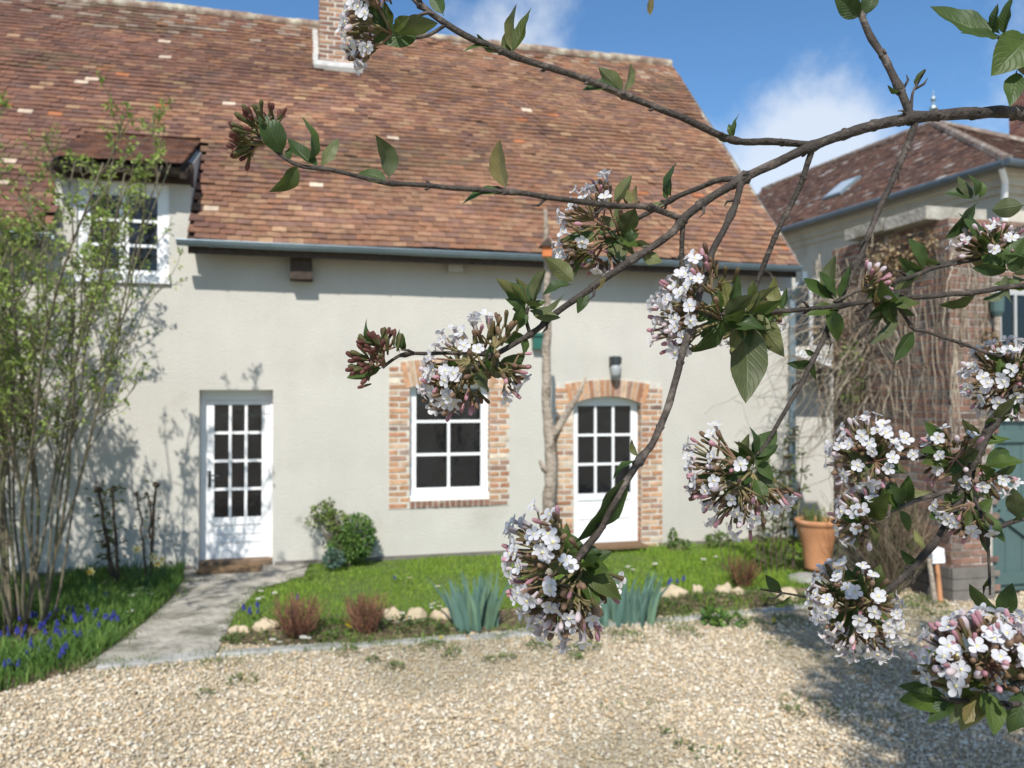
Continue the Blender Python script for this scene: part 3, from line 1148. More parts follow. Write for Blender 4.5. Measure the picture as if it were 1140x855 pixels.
surround(s1, w1, hz(500, 433), hz(500, 424) - hz(500, 433), hz(500, 403), .05, True)
surround(s2, d2, hz(677, 451), hz(677, 441) - hz(677, 451), hz(677, 427), .06, False)

# window between the doors: fixed white frame with six panes
v = .085
fr = MB()
zt = w1[3] + .02
fr.box((w1[0] - .02, v, w1[2]), (w1[0] + .055, v + .07, zt))
fr.box((w1[1] - .055, v, w1[2]), (w1[1] + .02, v + .07, zt))
fr.box((w1[0] + .055, v, zt - .08), (w1[1] - .055, v + .07, zt))
fr.box((w1[0] - .018, v - .06, w1[2] - .003), (w1[1] + .018, v + .07, w1[2] + .06))
win = fr.build('window', M['white_paint'], house, local=True)
win['label'] = 'white six pane window in a brick surround'
glazed('sash', win, w1[0] + .057, w1[1] - .057, w1[2] + .062, zt - .082, v + .012, 2, 3, .035, .03, .075, mun=.034)
# arched door with nine panes
v = .115
glazed('door', house, d2[0] + .006, d2[1] - .006, .06, d2[3] + .02, v, 3, 3, .095, .135, hz(677, 549, v) - .06, panel=(.10, 1),
       label='white arched door with nine panes above a plain lower panel')
mb = MB()
mb.box((d2[0] - .05, -.03, -.01), (d2[1] + .05, .3, .055))
mb.build('door_sill', M['kerb'], house, local=True)

# ---- wall dormer
dorm_front = -.36
f0, f1 = hp(58, 178, dorm_front), hp(200, 177, dorm_front)
bz = DB.z - .03
mb = MB()
du0, du1 = f0.x, f1.x
zf = f1.z - .07
run = DB.y - dorm_front
sl_ = math.atan2(bz - zf, run)
ev3 = Vector((0, math.cos(sl_), math.sin(sl_)))
en3 = Vector((0, -math.sin(sl_), math.cos(sl_)))
hl = run / math.cos(sl_)
mb.obox(Vector((du0, dorm_front, zf)) - en3 * .03, X_ * (du1 - du0), ev3 * (hl + .1), -en3 * .06)
dr = mb.build('dormer', M['dark_wood'], house, local=True)
mb = MB()
tile_field(mb, (du0 - .02, dorm_front - .03, zf - .012), X_, ev3, en3, du1 - du0 + .05, hl, .168, .10,
           lambda s, t: mul(random.choice(PAL_A), .85, 1.15), None, wav=.012)
mb.build('dormer_roof', M['tile'], dr, local=True)
for uu in (u_dl, u_dr - .16):                            # cheeks
    pts = [(uu, .004, 3.75), (uu, .004, ZDT + .02), (uu, DB.y - .05, bz - .12), (uu, DB.y - .3, DB.z - .42)]
    zlow = lambda y: ZE + (y - YE) * TAN - .08
    ytop = DB.y - .1
    ztop0 = zf + (0 - dorm_front) * math.tan(sl_) - .085
    pts = [(uu, .004, zlow(0)), (uu, ytop, zlow(ytop)), (uu, ytop, zlow(ytop) + .03), (uu, .004, ztop0)]
    mb = MB()
    mb.prism(pts, (.16, 0, 0))
    mb.build('cheek', M['stucco'], dr, local=True)
mb = MB()
mb.box((u_dl - .02, -.05, dw[3] + .012), (u_dr + .02, .12, dw[3] + .23))
mb.box((u_dl - .03, dorm_front + .06, zf - .10), (u_dr - .02, dorm_front + .085, zf - .03))
for k in range(6):
    uu = u_dl + (u_dr - u_dl - .07) * k / 5
    mb.obox((uu, dorm_front + .06, zf - .13), X_ * .07, ev3 * .55, en3 * .08)
mb.build('rafters', M['dark_wood'], dr, local=True)
v = .03
fr = MB()
fr.box((dw[0], v, dw[2]), (dw[0] + .075, v + .07, dw[3]))
fr.box((dw[1] - .075, v, dw[2]), (dw[1], v + .07, dw[3]))
fr.box((dw[0] + .075, v, dw[3] - .09), (dw[1] - .075, v + .07, dw[3]))
fr.box((dw[0] - .02, v - .07, dw[2] - .03), (dw[1] + .02, v + .07, dw[2] + .07))
dwin = fr.build('window', M['white_paint'], dr, local=True)
mid = (dw[0] + dw[1]) / 2
glazed('casement', dwin, dw[0] + .077, mid - .001, dw[2] + .072, dw[3] - .092, v + .012, 1, 3, .05, .05, .05)
glazed('casement', dwin, mid + .001, dw[1] - .077, dw[2] + .072, dw[3] - .092, v + .012, 1, 3, .05, .05, .05)


# ================================================================== the neighbour's house beyond the gap
ND = Vector((-.321, .947, 0)).normalized()        # along its eaves, away from us
NP = Vector((ND.y, -ND.x, 0))                     # across it, away from us to the right
NC = at(1121, 178, 13.0)
EAVE = NC.z
NA, NT = 4.28, 3.0
RIDGE = at(1040, 137, 18.02).z
NL = 10.5
nb = thing('neighbour_house', 'neighbouring house with a dark red hipped roof, beyond the farmhouse and brick wall', 'house', (NC.x, NC.y, 0))
Z_ = Vector((0, 0, 1))
C0 = Vector((NC.x, NC.y, 0))
mb = MB()
wl = C0 + NP * .4 + ND * .4
mb.obox(wl, NP * (2 * NT - .8), ND * (NL - .8), Z_ * (EAVE - .02))
mb.build('wall', M['cream_wall'], nb)
mb = MB()
for (o, h0, h1) in ((.10, .10, .30), (.18, .30, .48), (.26, .48, .58)):
    pass
for (pr, z0, z1) in ((.06, EAVE - .42, EAVE - .30), (.14, EAVE - .30, EAVE - .16), (.24, EAVE - .16, EAVE - .05)):
    mb.obox(wl - NP * pr - ND * pr + Z_ * z0, NP * (pr - .002), ND * (NL - .8 + pr), Z_ * (z1 - z0))
    mb.obox(wl - ND * pr + Z_ * z0, NP * (2 * NT - .8 + pr), ND * (pr - .002), Z_ * (z1 - z0))
mb.build('cornice', M['cream_wall'], nb)
PAL_N = [(.125, .068, .050), (.145, .078, .055), (.11, .064, .050), (.165, .094, .068), (.095, .060, .050)]
ncol = lambda s, t: mul((random.choice(PAL_N) if random.random() > .035 else (.34, .31, .28)), .75, 1.2)
l1 = math.hypot(NT, RIDGE - EAVE)
e1 = (NP * NT + Z_ * (RIDGE - EAVE)) / l1
n1_ = e1.cross(ND)
n1_ = n1_ if n1_.z > 0 else -n1_
E0 = C0 + Z_ * EAVE
mb = MB()
tile_field(mb, E0, ND, e1, n1_, NL, l1, .2, .12, ncol, lambda s, t: s > NA * t / l1 + .02, wav=.02)
nroof = mb.build('roof', M['lichen_tile'], nb)
l2 = math.hypot(NA, RIDGE - EAVE)
e2_ = (ND * NA + Z_ * (RIDGE - EAVE)) / l2
n2_ = e2_.cross(NP)
n2_ = n2_ if n2_.z > 0 else -n2_
mb = MB()
tile_field(mb, E0, NP, e2_, n2_, 2 * NT, l2, .2, .14, ncol, lambda s, t: NT * t / l2 < s < 2 * NT - NT * t / l2, wav=.02)
mb.build('hip_slope', M['lichen_tile'], nroof)
PK = E0 + NP * NT + ND * NA + Z_ * (RIDGE - EAVE)
PE = E0 + NP * NT + ND * NL + Z_ * (RIDGE - EAVE)
B_ = E0 + NP * 2 * NT
mb = MB()
dz = Z_ * -.03
vs = [E0 + dz, B_ + dz, B_ + ND * NL + dz, E0 + ND * NL + dz, PK + dz, PE + dz]
mb.add(vs, [(0, 4, 5, 3), (0, 1, 4), (1, 2, 5, 4), (3, 5, 2), (0, 3, 2, 1)])
mb.build('roof_deck', M['underlay'], nroof)
mb = MB()
for (a, b) in ((E0, PK), (B_, PK), (PK, PE)):
    n = max(2, int((b - a).length / .38))
    for k in range(n):
        p, q = a + (b - a) * k / n, a + (b - a) * (k + 1.05) / n
        mb.tube([p, q], [.10, .088], 8)
mb.build('ridge_tiles', M['old_ridge'], nroof)
mb = MB()
mb.tube([E0 - NP * .06 + Z_ * -.05, E0 + ND * NL - NP * .06 + Z_ * -.05], .065, 10)
mb.tube([E0 - ND * .06 - NP * .08 + Z_ * -.05, B_ - ND * .06 + Z_ * -.05], .065, 10)
mb.build('gutter', M['dark_zinc'], nb)
mb = MB()
q = E0 + NP * .30 + ND * .30
mb.tube([E0 + ND * .1 + Z_ * -.1, E0 + NP * .2 + ND * .2 + Z_ * -.3, q + Z_ * -.6, Vector((q.x, q.y, .1))], .05, 8)
mb.build('downpipe', M['white_paint'], nb)
mb = MB()
mb.tube([PK, PK + Z_ * .25], .035, 8)
mb.blob(PK + Z_ * .33, (.09, .09, .09))
mb.tube([PK + Z_ * .38, PK + Z_ * .50], .03, 8)
mb.blob(PK + Z_ * .55, (.06, .06, .07))
mb.tube([PK + Z_ * .58, PK + Z_ * .75], [.02, .006], 8)
mb.build('finial', M['zinc'], nroof)


def planehit(px, py, O, n):
    d = skydir(px, py)
    o = Vector((0, 0, CAMZ))
    return o + d * ((O - o).dot(n) / d.dot(n))


sk = planehit(938, 212, E0, n1_)
mb = MB()
mb.obox(sk - ND * .3 - e1 * .36 + n1_ * .02, ND * .6, e1 * .72, n1_ * .07)
sko = mb.build('skylight', M['zinc'], nroof)
mb = MB()
mb.obox(sk - ND * .24 - e1 * .30 + n1_ * .093, ND * .48, e1 * .60, n1_ * .006)
mb.build('pane', M['skylight'], sko)
ch = at(1150, 150, 17.2)
mb = MB()
cz = at(1150, 94, 17.2).z
mb.obox(Vector((ch.x, ch.y, EAVE + .3)) - NP * .32 - ND * .3, NP * .64, ND * .6, Z_ * (cz - EAVE - .3))
nch = mb.build('chimney', M['mortar_old'], nb)
mb = MB()
o = Vector((ch.x, ch.y, EAVE + .3)) - NP * .32 - ND * .3
PAL_NC = [(.26, .10, .07), (.30, .13, .085), (.21, .09, .07)]
brick_wall(mb, o, NP, Z_, -ND, .64, cz - EAVE - .3, pal=PAL_NC)
brick_wall(mb, o + ND * .6, -ND, Z_, -NP, .6, cz - EAVE - .3, pal=PAL_NC)
brick_wall(mb, o + NP * .64, ND, Z_, NP, .6, cz - EAVE - .3, pal=PAL_NC)
mb.build('brickwork', M['brick'], nch)
# its facade window, half seen behind the downpipe
wn_o = planehit(905, 350, wl, NP)
wn_o = Vector((wn_o.x, wn_o.y, 0)) - NP * .02
mb = MB()
for (a, b, z0, z1) in ((-.75, -.65, 3.0, 4.6), (.65, .75, 3.0, 4.6), (-.65, .65, 4.5, 4.6), (-.65, .65, 3.0, 3.1), (-.04, .04, 3.1, 4.5)):
    mb.obox(wn_o + ND * a + Z_ * z0, ND * (b - a), NP * -.05, Z_ * (z1 - z0))
nw = mb.build('window', M['white_paint'], nb)
mb = MB()
mb.obox(wn_o + ND * -.65 + Z_ * 3.1 - NP * .006, ND * 1.3, NP * -.012, Z_ * 1.4)
mb.build('pane', M['glass'], nw)

# ================================================================== passage wall with canopy
pw = thing('garden_wall', 'pale rendered wall closing the gap between the farmhouse and the brick wall', 'wall', tuple(hw((UWR + .7, 1.35, 0))))
mb = MB()
a, b = hw((UWR + .02, 1.3, 0)), hw((UWR + 1.9, 1.3, 0))
mb.obox(a, b - a, HN * .25, Z_ * 2.75)
mb.build('rendered_wall', M['stucco'], pw)
cp = thing('door_canopy', 'sloping white canopy slab jutting from the pale wall beside the farmhouse downpipe', 'canopy', tuple(hw((UWR + .5, 1.29, 2.2))))
z0, z1 = hw(hp(886, 392, .6)), hw(hp(941, 412, .6))
mb = MB()
l0, l1_ = hw((UWR + .06, 1.29, z0.z)), hw((hp(941, 412, .6)[0] + .25, 1.29, z1.z))
f0_, f1_ = hw((UWR + .06, .45, z0.z - .0)), hw((hp(941, 412, .6)[0], .65, z1.z))
mb.prism([l0, l1_, f1_, f0_], (0, 0, .10))
mb.build('slab', M['white_paint'], cp)
for t in (.1, .85):
    mb = MB()
    p = l0 + (l1_ - l0) * t
    mb.obox(p - Z_ * .35, HU * .06, -HN * .06, Z_ * .345)
    mb.obox(p - Z_ * .08 - HN * .06, HU * .06, -HN * .45, Z_ * .075)
    mb.build('bracket', M['dark_wood'], cp)

# ================================================================== brick wall with gate on the right
KC = at(1059, 430, 7.7)
KC = Vector((KC.x, KC.y, 0))
LD, FD = HN.copy(), HU.copy()
BH = 3.72
ann = thing('brick_wall', 'weathered red brick wall with stone coping, covered in dead creeper, beside the green gate', 'wall', tuple(KC))
mb = MB()
gw0, gw1 = .47, 2.3
GH = at(1112, 468, 7.8).z
mb.obox(KC, FD * gw0, LD * .38, Z_ * BH)
mb.obox(KC + LD * .38, FD * .38, LD * 1.42, Z_ * (BH - .0))
mb.obox(KC + FD * gw0 + Z_ * (GH + .02), FD * (gw1 - gw0), LD * .38, Z_ * (BH - GH - .02))
mb.obox(KC + FD * gw1, FD * 1.2, LD * .38, Z_ * BH)
core = mb.build('mortar_core', M['mortar_old'], ann)
PAL_BW = [(.21, .118, .085), (.24, .138, .098), (.18, .108, .082), (.27, .16, .118), (.155, .105, .084), (.215, .145, .11), (.19, .155, .128)]
mb = MB()
wx0, wx1, wz0, wz1 = .52, 1.15, at(1120, 390, 7.8).z, at(1120, 322, 7.8).z
brick_wall(mb, KC, FD, Z_, -LD, gw1 + 1.2, BH, pal=PAL_BW, skip=lambda s, z: (gw0 - .02 < s < gw1 and z < GH + .03) or (wx0 < s < wx1 and wz0 < z < wz1))
brick_wall(mb, KC + LD * 1.8, -LD, Z_, -FD, 1.8, BH, pal=PAL_BW)
mb.build('bricks', M['brick'], ann)
mb = MB()
pl = .33
for (o, a, b, l) in ((KC - FD * .03 - LD * .03, FD, LD, gw0 + .03), (KC - FD * .03, LD, FD, 1.8)):
    nb_ = max(1, int(l / .3))
    for k in range(nb_):
        for r in range(3):
            mb.obox(o + a * (l * k / nb_ + .004) + Z_ * (pl / 3 * r + .003), a * (l / nb_ - .008), b * .029, Z_ * (pl / 3 - .007), (.2, .19, .18))
mb.build('plinth', M['plinth'], ann)
mb = MB()
x = .12
for k in range(2):
    l_ = .62 + random.uniform(-.04, .04)
    mb.obox(KC + LD * (x + .01) - FD * .16 + Z_ * (BH + .004 + .012 * k), LD * (l_ - .02), FD * .72, Z_ * .13)
    x += l_
mb.build('coping', M['grey_stone'], ann)
mb = MB()
for (a, b, c, d) in ((wx0, wx0 + .05, wz0, wz1), (wx1 - .05, wx1, wz0, wz1), (wx0 + .05, wx1 - .05, wz1 - .05, wz1), (wx0 + .05, wx1 - .05, wz0, wz0 + .05), (.73, .755, wz0 + .05, wz1 - .05), (.93, .955, wz0 + .05, wz1 - .05)):
    mb.obox(KC + FD * a + Z_ * c - LD * .03, FD * (b - a), LD * .028, Z_ * (d - c))
aw = mb.build('window', M['grey_white'], ann)
mb = MB()
mb.obox(KC + FD * (wx0 + .05) + Z_ * (wz0 + .05) - LD * .012, FD * (wx1 - wx0 - .1), LD * .008, Z_ * (wz1 - wz0 - .1))
mb.build('pane', M['glass'], aw)
hpx = KC + FD * .475 - LD * .07
mb = MB()
mb.tube([hpx + Z_ * (GH + .05), hpx + Z_ * at(1108, 352, 7.7).z], .03, 10)
dpp = mb.build('rainwater_pipe', M['dead_wood'], ann)
mb = MB()
zt = at(1108, 352, 7.7).z
mb.lathe([(.035, 0), (.06, .05), (.065, .2), (.055, .22)], hpx + Z_ * zt, 10)
mb.build('hopper', M['gate_green'], dpp)

gt = thing('garden_gate', 'tall blue-green wooden gate with a diagonal brace in the brick wall', 'gate', tuple(KC + FD * 1.3))
mb = MB()
nb_ = 9
for k in range(nb_):
    w_ = (gw1 - gw0 - .02) / nb_
    mb.obox(KC + FD * (gw0 + .01 + k * w_ + .003) + LD * .06 + Z_ * .05, FD * (w_ - .006), LD * .03, Z_ * (GH - .06))
mb.build('boards', M['gate_green'], gt)
mb = MB()
for z in (.12, .86, GH - .22):
    mb.obox(KC + FD * (gw0 + .012) + LD * .03 + Z_ * z, FD * (gw1 - gw0 - .03), LD * .028, Z_ * .12)
mb.obox(KC + FD * (gw0 + .012) + LD * .028 + Z_ * .05, FD * .08, LD * .029, Z_ * (GH - .06))
p0 = KC + FD * (gw0 + .10) + LD * .028 + Z_ * .80
dg = (FD * .9 + Z_ * -.6)
mb.obox(p0, dg, LD * .026, (Z_ * .9 + FD * .6).normalized() * .1)
mb.build('brace', M['gate_green'], gt)
mb = MB()
mb.blob(at(1102, 545, 7.5), (.055, .055, .055), nu=12, nv=8)
mb.tube([at(1102, 545, 7.5), KC + FD * .50 + LD * .03 + Z_ * at(1102, 545, 7.5).z], .015, 8)
mb.build('knob', M['dark_metal'], gt)


# ================================================================== plants: shared helpers
def leaf_arrays(P, D, Nn, L, W, fold=.25):
    """four-point folded leaves: base P, direction D, face normal Nn"""
    n = len(P)
    D = D / np.linalg.norm(D, axis=1)[:, None]
    Sd = np.cross(D, Nn)
    Sd /= (np.linalg.norm(Sd, axis=1)[:, None] + 1e-9)
    Up = np.cross(Sd, D)
    L = np.asarray(L).reshape(-1, 1)
    W = np.asarray(W).reshape(-1, 1)
    b = P
    t = P + D * L - Up * L * .12
    l = P + D * L * .5 - Sd * W * .5 + Up * W * fold
    r = P + D * L * .5 + Sd * W * .5 + Up * W * fold
    V = np.stack([b, r, t, l], 1).reshape(-1, 3)
    base = (np.arange(n) * 4)[:, None]
    T = np.concatenate([base + np.array([0, 1, 2]), base + np.array([0, 2, 3])], 1).reshape(-1, 3)
    return V, T


def leaf_mesh(name, P, D, Nn, L, W, pal, m, parent=None, jitter=.25, fold=.25):
    P, D, Nn = np.array(P, float), np.array(D, float), np.array(Nn, float)
    n = len(P)
    V, T = leaf_arrays(P, D, Nn, L, W, fold)
    pal = np.array(pal)
    C = pal[rng.integers(0, len(pal), n)] * rng.uniform(1 - jitter, 1 + jitter, (n, 1))
    return np_mesh(name, V, None, T, np.repeat(C, 4, 0), m, parent)


def rnd_unit(n):
    v = rng.normal(size=(n, 3))
    return v / np.linalg.norm(v, axis=1)[:, None]


def cloud(c, r, n, shell=.55):
    """points of an uneven crown with directions outwards"""
    u = rnd_unit(n)
    k = (shell + (1 - shell) * rng.random(n)) ** .8
    P = np.array(c) + u * np.array(r) * k[:, None]
    return P, u


def blades(P, h, w, lean, pal, jitter=.25, bend=.5):
    n = len(P)
    a = rng.random(n) * 6.283
    sd = np.stack([np.cos(a), np.sin(a), np.zeros(n)], 1)
    b = rng.random(n) * 6.283
    ld = np.stack([np.cos(b), np.sin(b), np.zeros(n)], 1) * lean[:, None]
    up = np.array([0, 0, 1.0])
    h = h[:, None]
    w = w[:, None]
    m = P + up * h * .55 + ld * h * .35
    t = P + up * h * (1 - .25 * lean[:, None]) + ld * h
    V = np.stack([P - sd * w, P + sd * w, m + sd * w * .8, m - sd * w * .8, t], 1).reshape(-1, 3)
    base = (np.arange(n) * 5)[:, None]
    Q = base + np.array([0, 1, 2, 3])
    T = base + np.array([3, 2, 4])
    pal = np.array(pal)
    C = pal[rng.integers(0, len(pal), n)] * rng.uniform(1 - jitter, 1 + jitter, (n, 1))
    return V, Q, T, np.repeat(C, 5, 0)


def scatter_in(poly, n):
    xs, ys = [p[0] for p in poly], [p[1] for p in poly]
    X = rng.uniform(min(xs), max(xs), n)
    Y = rng.uniform(min(ys), max(ys), n)
    k = inpoly(X, Y, poly)
    return X[k], Y[k]


# lawn, with thin and tufted places
X, Y = scatter_in(POLY_LAWN, 90000)
nzv = vnoise(X, Y, 1.6, 3.0)
st = inpoly(X, Y, POLY_STRIP)
keep = (rng.random(len(X)) < np.clip(.8 + nzv * .9, .2, 1)) & (~st | (rng.random(len(X)) < .16))
X, Y, nzv = X[keep], Y[keep], nzv[keep]
n = len(X)
h = rng.uniform(.018, .05, n) * (1 + .7 * np.clip(nzv, -.5, 1)) * (1 + .8 * (X > 1.6))
V, Q, T, C = blades(np.stack([X, Y, np.full(n, .008)], 1), h, rng.uniform(.002, .004, n), rng.uniform(.1, .75, n),
                    [(.19, .325, .035), (.25, .38, .045), (.155, .275, .033), (.32, .40, .07), (.215, .345, .04)])
tag(np_mesh('lawn_grass', V, Q, T, C, M['blade']), kind='stuff')

# lush dark growth of the bed on the left
X, Y = scatter_in([p for p in POLY_BED], 70000)
nzv = vnoise(X, Y, 1.3, 8.0)
keep = (rng.random(len(X)) < np.clip(.62 + nzv * 1.1, .12, 1)) & (X > -6.2)
X, Y, nzv = X[keep], Y[keep], nzv[keep]
n = len(X)
V, Q, T, C = blades(np.stack([X, Y, np.full(n, .008)], 1), rng.uniform(.06, .17, n) * (1 + .6 * np.clip(nzv, -.5, 1)), rng.uniform(.003, .0065, n), rng.uniform(.15, .9, n),
                    [(.10, .20, .04), (.14, .25, .05), (.08, .16, .035), (.20, .30, .07), (.12, .22, .05)])
tag(np_mesh('bed_grass', V, Q, T, C, M['blade']), kind='stuff')

# grass creeping over the edges of the path and along the kerb
ex, ey = [], []
for line in (PATH_L, PATH_R, KERB, [Vector((p[0], p[1], 0)) for p in STRIP]):
    for a, b in zip(line[:-1], line[1:]):
        k = int((b - a).length * 420)
        for _ in range(k):
            q = a.lerp(b, random.random())
            if mnoise.noise(q * 2.3) + .25 > random.random() * .9:
                ex.append(q.x + random.gauss(0, .05))
                ey.append(q.y + random.gauss(0, .05))
n = len(ex)
V, Q, T, C = blades(np.stack([ex, ey, np.full(n, .012)], 1), rng.uniform(.02, .07, n), rng.uniform(.002, .004, n), rng.uniform(.2, .9, n),
                    [(.13, .21, .045), (.18, .26, .06), (.11, .17, .04), (.24, .25, .10)])
tag(np_mesh('edge_grass', V, Q, T, C, M['blade']), kind='stuff')

# low ground cover among the edging stones and weeds in the gravel
Pl, Dl, Nl, Ll, Wl = [], [], [], [], []


def tuft(px, py, rpx, n, hz_=.05, size=.03):
    p = ground(px, py)
    r = rpx * p.y / F
    for _ in range(n):
        a, q = random.random() * 6.283, math.sqrt(random.random())
        Pl.append((p.x + math.cos(a) * q * r, p.y + math.sin(a) * q * r * 1.3, random.uniform(.01, hz_) * (1.1 - q * .6)))
        Dl.append((math.cos(a) * random.uniform(.2, 1), math.sin(a) * random.uniform(.2, 1), random.uniform(.0, .9)))
        Nl.append((random.gauss(0, .4), random.gauss(0, .4), 1))
        s_ = size * random.uniform(.6, 1.3)
        Ll.append(s_)
        Wl.append(s_ * random.uniform(.4, .7))


for (px, py, r_, n_, hh) in ((365, 700, 22, 260, .10), (385, 712, 30, 200, .05), (445, 697, 30, 300, .07), (470, 702, 28, 260, .07), (505, 704, 20, 140, .05), (355, 712, 20, 120, .05),
                             (720, 672, 26, 240, .07), (745, 680, 25, 220, .06), (770, 672, 26, 260, .07), (800, 670, 25, 220, .07), (840, 668, 26, 240, .07), (870, 672, 24, 200, .06), (893, 668, 16, 120, .06),
                             (280, 712, 22, 90, .05), (258, 715, 12, 90, .06), (320, 714, 22, 90, .04), (640, 690, 24, 120, .05), (600, 692, 20, 100, .05)):
    tuft(px, py, r_, n_, hh)
tag(leaf_mesh('ground_cover', Pl, Dl, Nl, Ll, Wl, [(.07, .13, .025), (.10, .16, .035), (.05, .10, .02), (.13, .17, .05)], M['foliage']), kind='stuff')
Pl, Dl, Nl, Ll, Wl = [], [], [], [], []
for (px, py, r_, n_) in ((270, 760, 16, 60), (440, 745, 9, 60), (505, 728, 9, 50), (565, 735, 9, 40), (600, 722, 14, 90), (640, 726, 12, 80), (545, 738, 7, 30), (655, 722, 15, 70), (700, 712, 18, 80), (760, 706, 20, 110),
                         (880, 694, 20, 130), (840, 698, 18, 90), (640, 735, 9, 60), (500, 734, 7, 30), (388, 728, 12, 60), (415, 738, 7, 40), (480, 722, 14, 70), (228, 775, 9, 25), (745, 820, 9, 14), (900, 790, 30, 50), (960, 800, 40, 60),
                         (760, 835, 10, 18), (800, 850, 30, 40), (1010, 680, 26, 300), (1030, 672, 20, 220), (985, 690, 16, 120), (870, 720, 14, 30), (885, 795, 10, 30), (700, 790, 40, 30), (940, 740, 30, 40), (1070, 690, 20, 120), (350, 850, 20, 20)):
    tuft(px, py, r_, int(n_ * 1.5), .05, .024)
for k in range(len(KERB) - 1):                             # a ragged green fringe along the gravel side of the kerb
    a, b = KERB[k], KERB[k + 1]
    for q in range(int((b - a).length * 9)):
        c = a.lerp(b, random.random())
        if mnoise.noise(Vector((c.x * 1.4, c.y, 6))) < -.12:
            continue
        for _ in range(random.randrange(8, 34)):
            an, rr_ = random.random() * 6.283, random.random() * .09
            Pl.append((c.x + .02 + math.cos(an) * rr_ * 1.6, c.y - .17 - abs(random.gauss(0, .06)) + math.sin(an) * rr_, random.uniform(.012, .04)))
            Dl.append((math.cos(an), math.sin(an), random.uniform(.1, .9)))
            Nl.append((random.gauss(0, .4), random.gauss(0, .4), 1))
            s_ = .02 * random.uniform(.6, 1.4)
            Ll.append(s_)
            Wl.append(s_ * .5)
tag(leaf_mesh('gravel_weeds', Pl, Dl, Nl, Ll, Wl, [(.11, .17, .035), (.15, .21, .055), (.09, .14, .035), (.19, .21, .08)], M['foliage']), kind='stuff')


# dead leaves, bits of twig and dropped petals lying about
Pl, Dl, Nl, Ll = [], [], [], []
for _ in range(420):
    q = ground(random.uniform(-40, 1180), random.choice((random.uniform(700, 860), random.uniform(690, 760))))
    Pl.append((q.x, q.y, random.uniform(.014, .026)))
    an = random.random() * 6.283
    Dl.append((math.cos(an), math.sin(an), random.gauss(0, .15)))
    Nl.append((random.gauss(0, .3), random.gauss(0, .3), 1))
    Ll.append(random.uniform(.008, .034))
tag(leaf_mesh('fallen_leaves', Pl, Dl, Nl, np.array(Ll), np.array(Ll) * .42, [(.16, .10, .05), (.24, .17, .09), (.11, .08, .05), (.6, .57, .55)], M['foliage']), kind='stuff')


def curve(p0, d0, length, n, wander=.15, tropism=(0, 0, .15)):
    pts = [Vector(p0)]
    d = Vector(d0).normalized()
    for _ in range(n):
        d = (d + Vector((random.gauss(0, wander), random.gauss(0, wander), random.gauss(0, wander))) + Vector(tropism)).normalized()
        pts.append(pts[-1] + d * (length / n))
    return pts


def taper(r0, r1, n):
    return [r0 + (r1 - r0) * i / n for i in range(n + 1)]


def big_shrub(name, label, base, nst, hgt, spread, leafpal, lsize, leafn, group=None, seed=1, radius=.03, stem_m='bark', basr=.3, sub=(9, 4), start=.28, cluster=5, lean=(0, 0)):
    random.seed(seed)
    t = thing(name, label, 'shrub', tuple(base), group)
    P, D, Nn, L, W = [], [], [], [], []

    def sprout(p, d, k):
        for _ in range(k):
            dd = (Vector(d) * .8 + Vector((random.gauss(0, .6), random.gauss(0, .6), random.gauss(0, .6) + .25))).normalized()
            P.append(tuple(Vector(p) + dd * random.uniform(0, lsize * .5)))
            D.append(tuple(dd))
            Nn.append((random.gauss(0, .7), random.gauss(0, .7) - .3, 1))
            s = lsize * random.uniform(.55, 1.25)
            L.append(s)
            W.append(s * random.uniform(.42, .6))
    for i in range(nst):
        mb = MB()
        a = random.random() * 6.283
        lean_ = random.uniform(.05, spread)
        r = basr * math.sqrt(random.random())
        p0 = Vector(base) + Vector((math.cos(a) * r, math.sin(a) * r, -.03))
        hh = hgt * random.uniform(.72, 1.04)
        d0 = Vector((math.cos(a) * lean_ + lean[0], math.sin(a) * lean_ + lean[1], 1))
        r0 = radius * random.uniform(.6, 1.2)
        pts = curve(p0, d0, hh, 12, .065, (math.cos(a) * .012 + lean[0] * .1, math.sin(a) * .012 + lean[1] * .1, .02))
        mb.tube(pts, taper(r0, .006, 12), 7)
        for k in range(sub[0]):
            f = start + (1 - start) * (k + random.random()) / sub[0]
            j = min(int(f * 12), 11)
            q = pts[j].lerp(pts[j + 1], f * 12 - j)
            dv = (pts[j + 1] - pts[j]).normalized()
            dd = (dv * .9 + Vector((random.gauss(0, .55), random.gauss(0, .55), random.uniform(-.1, .45)))).normalized()
            ll = hh * (1 - f * .7) * random.uniform(.18, .38)
            sp = curve(q, dd, ll, 6, .12, (0, 0, .07))
            mb.tube(sp, taper(max(r0 * (1 - f) * .55, .006), .0035, 6), 5, cap=False)
            sprout(sp[-1], sp[-1] - sp[-2], cluster)
            for m in range(sub[1]):
                f2 = random.uniform(.2, 1)
                j2 = min(int(f2 * 6), 5)
                q2 = sp[j2].lerp(sp[j2 + 1], f2 * 6 - j2)
                d2_ = ((sp[j2 + 1] - sp[j2]).normalized() * .7 + Vector((random.gauss(0, .6), random.gauss(0, .6), random.uniform(-.2, .5)))).normalized()
                tw = curve(q2, d2_, ll * random.uniform(.25, .6), 4, .16, (0, 0, .08))
                mb.tube(tw, taper(.0042, .002, 4), 4, cap=False)
                for c in range(leafn):
                    jj = random.randrange(1, 5)
                    sprout(tw[jj], tw[jj] - tw[jj - 1], max(1, cluster - 2) if jj < 4 else cluster)
        mb.build('stem', M[stem_m], t, smooth=True)
    leaf_mesh('foliage', P, D, Nn, L, W, leafpal, M['foliage'], t)
    return t


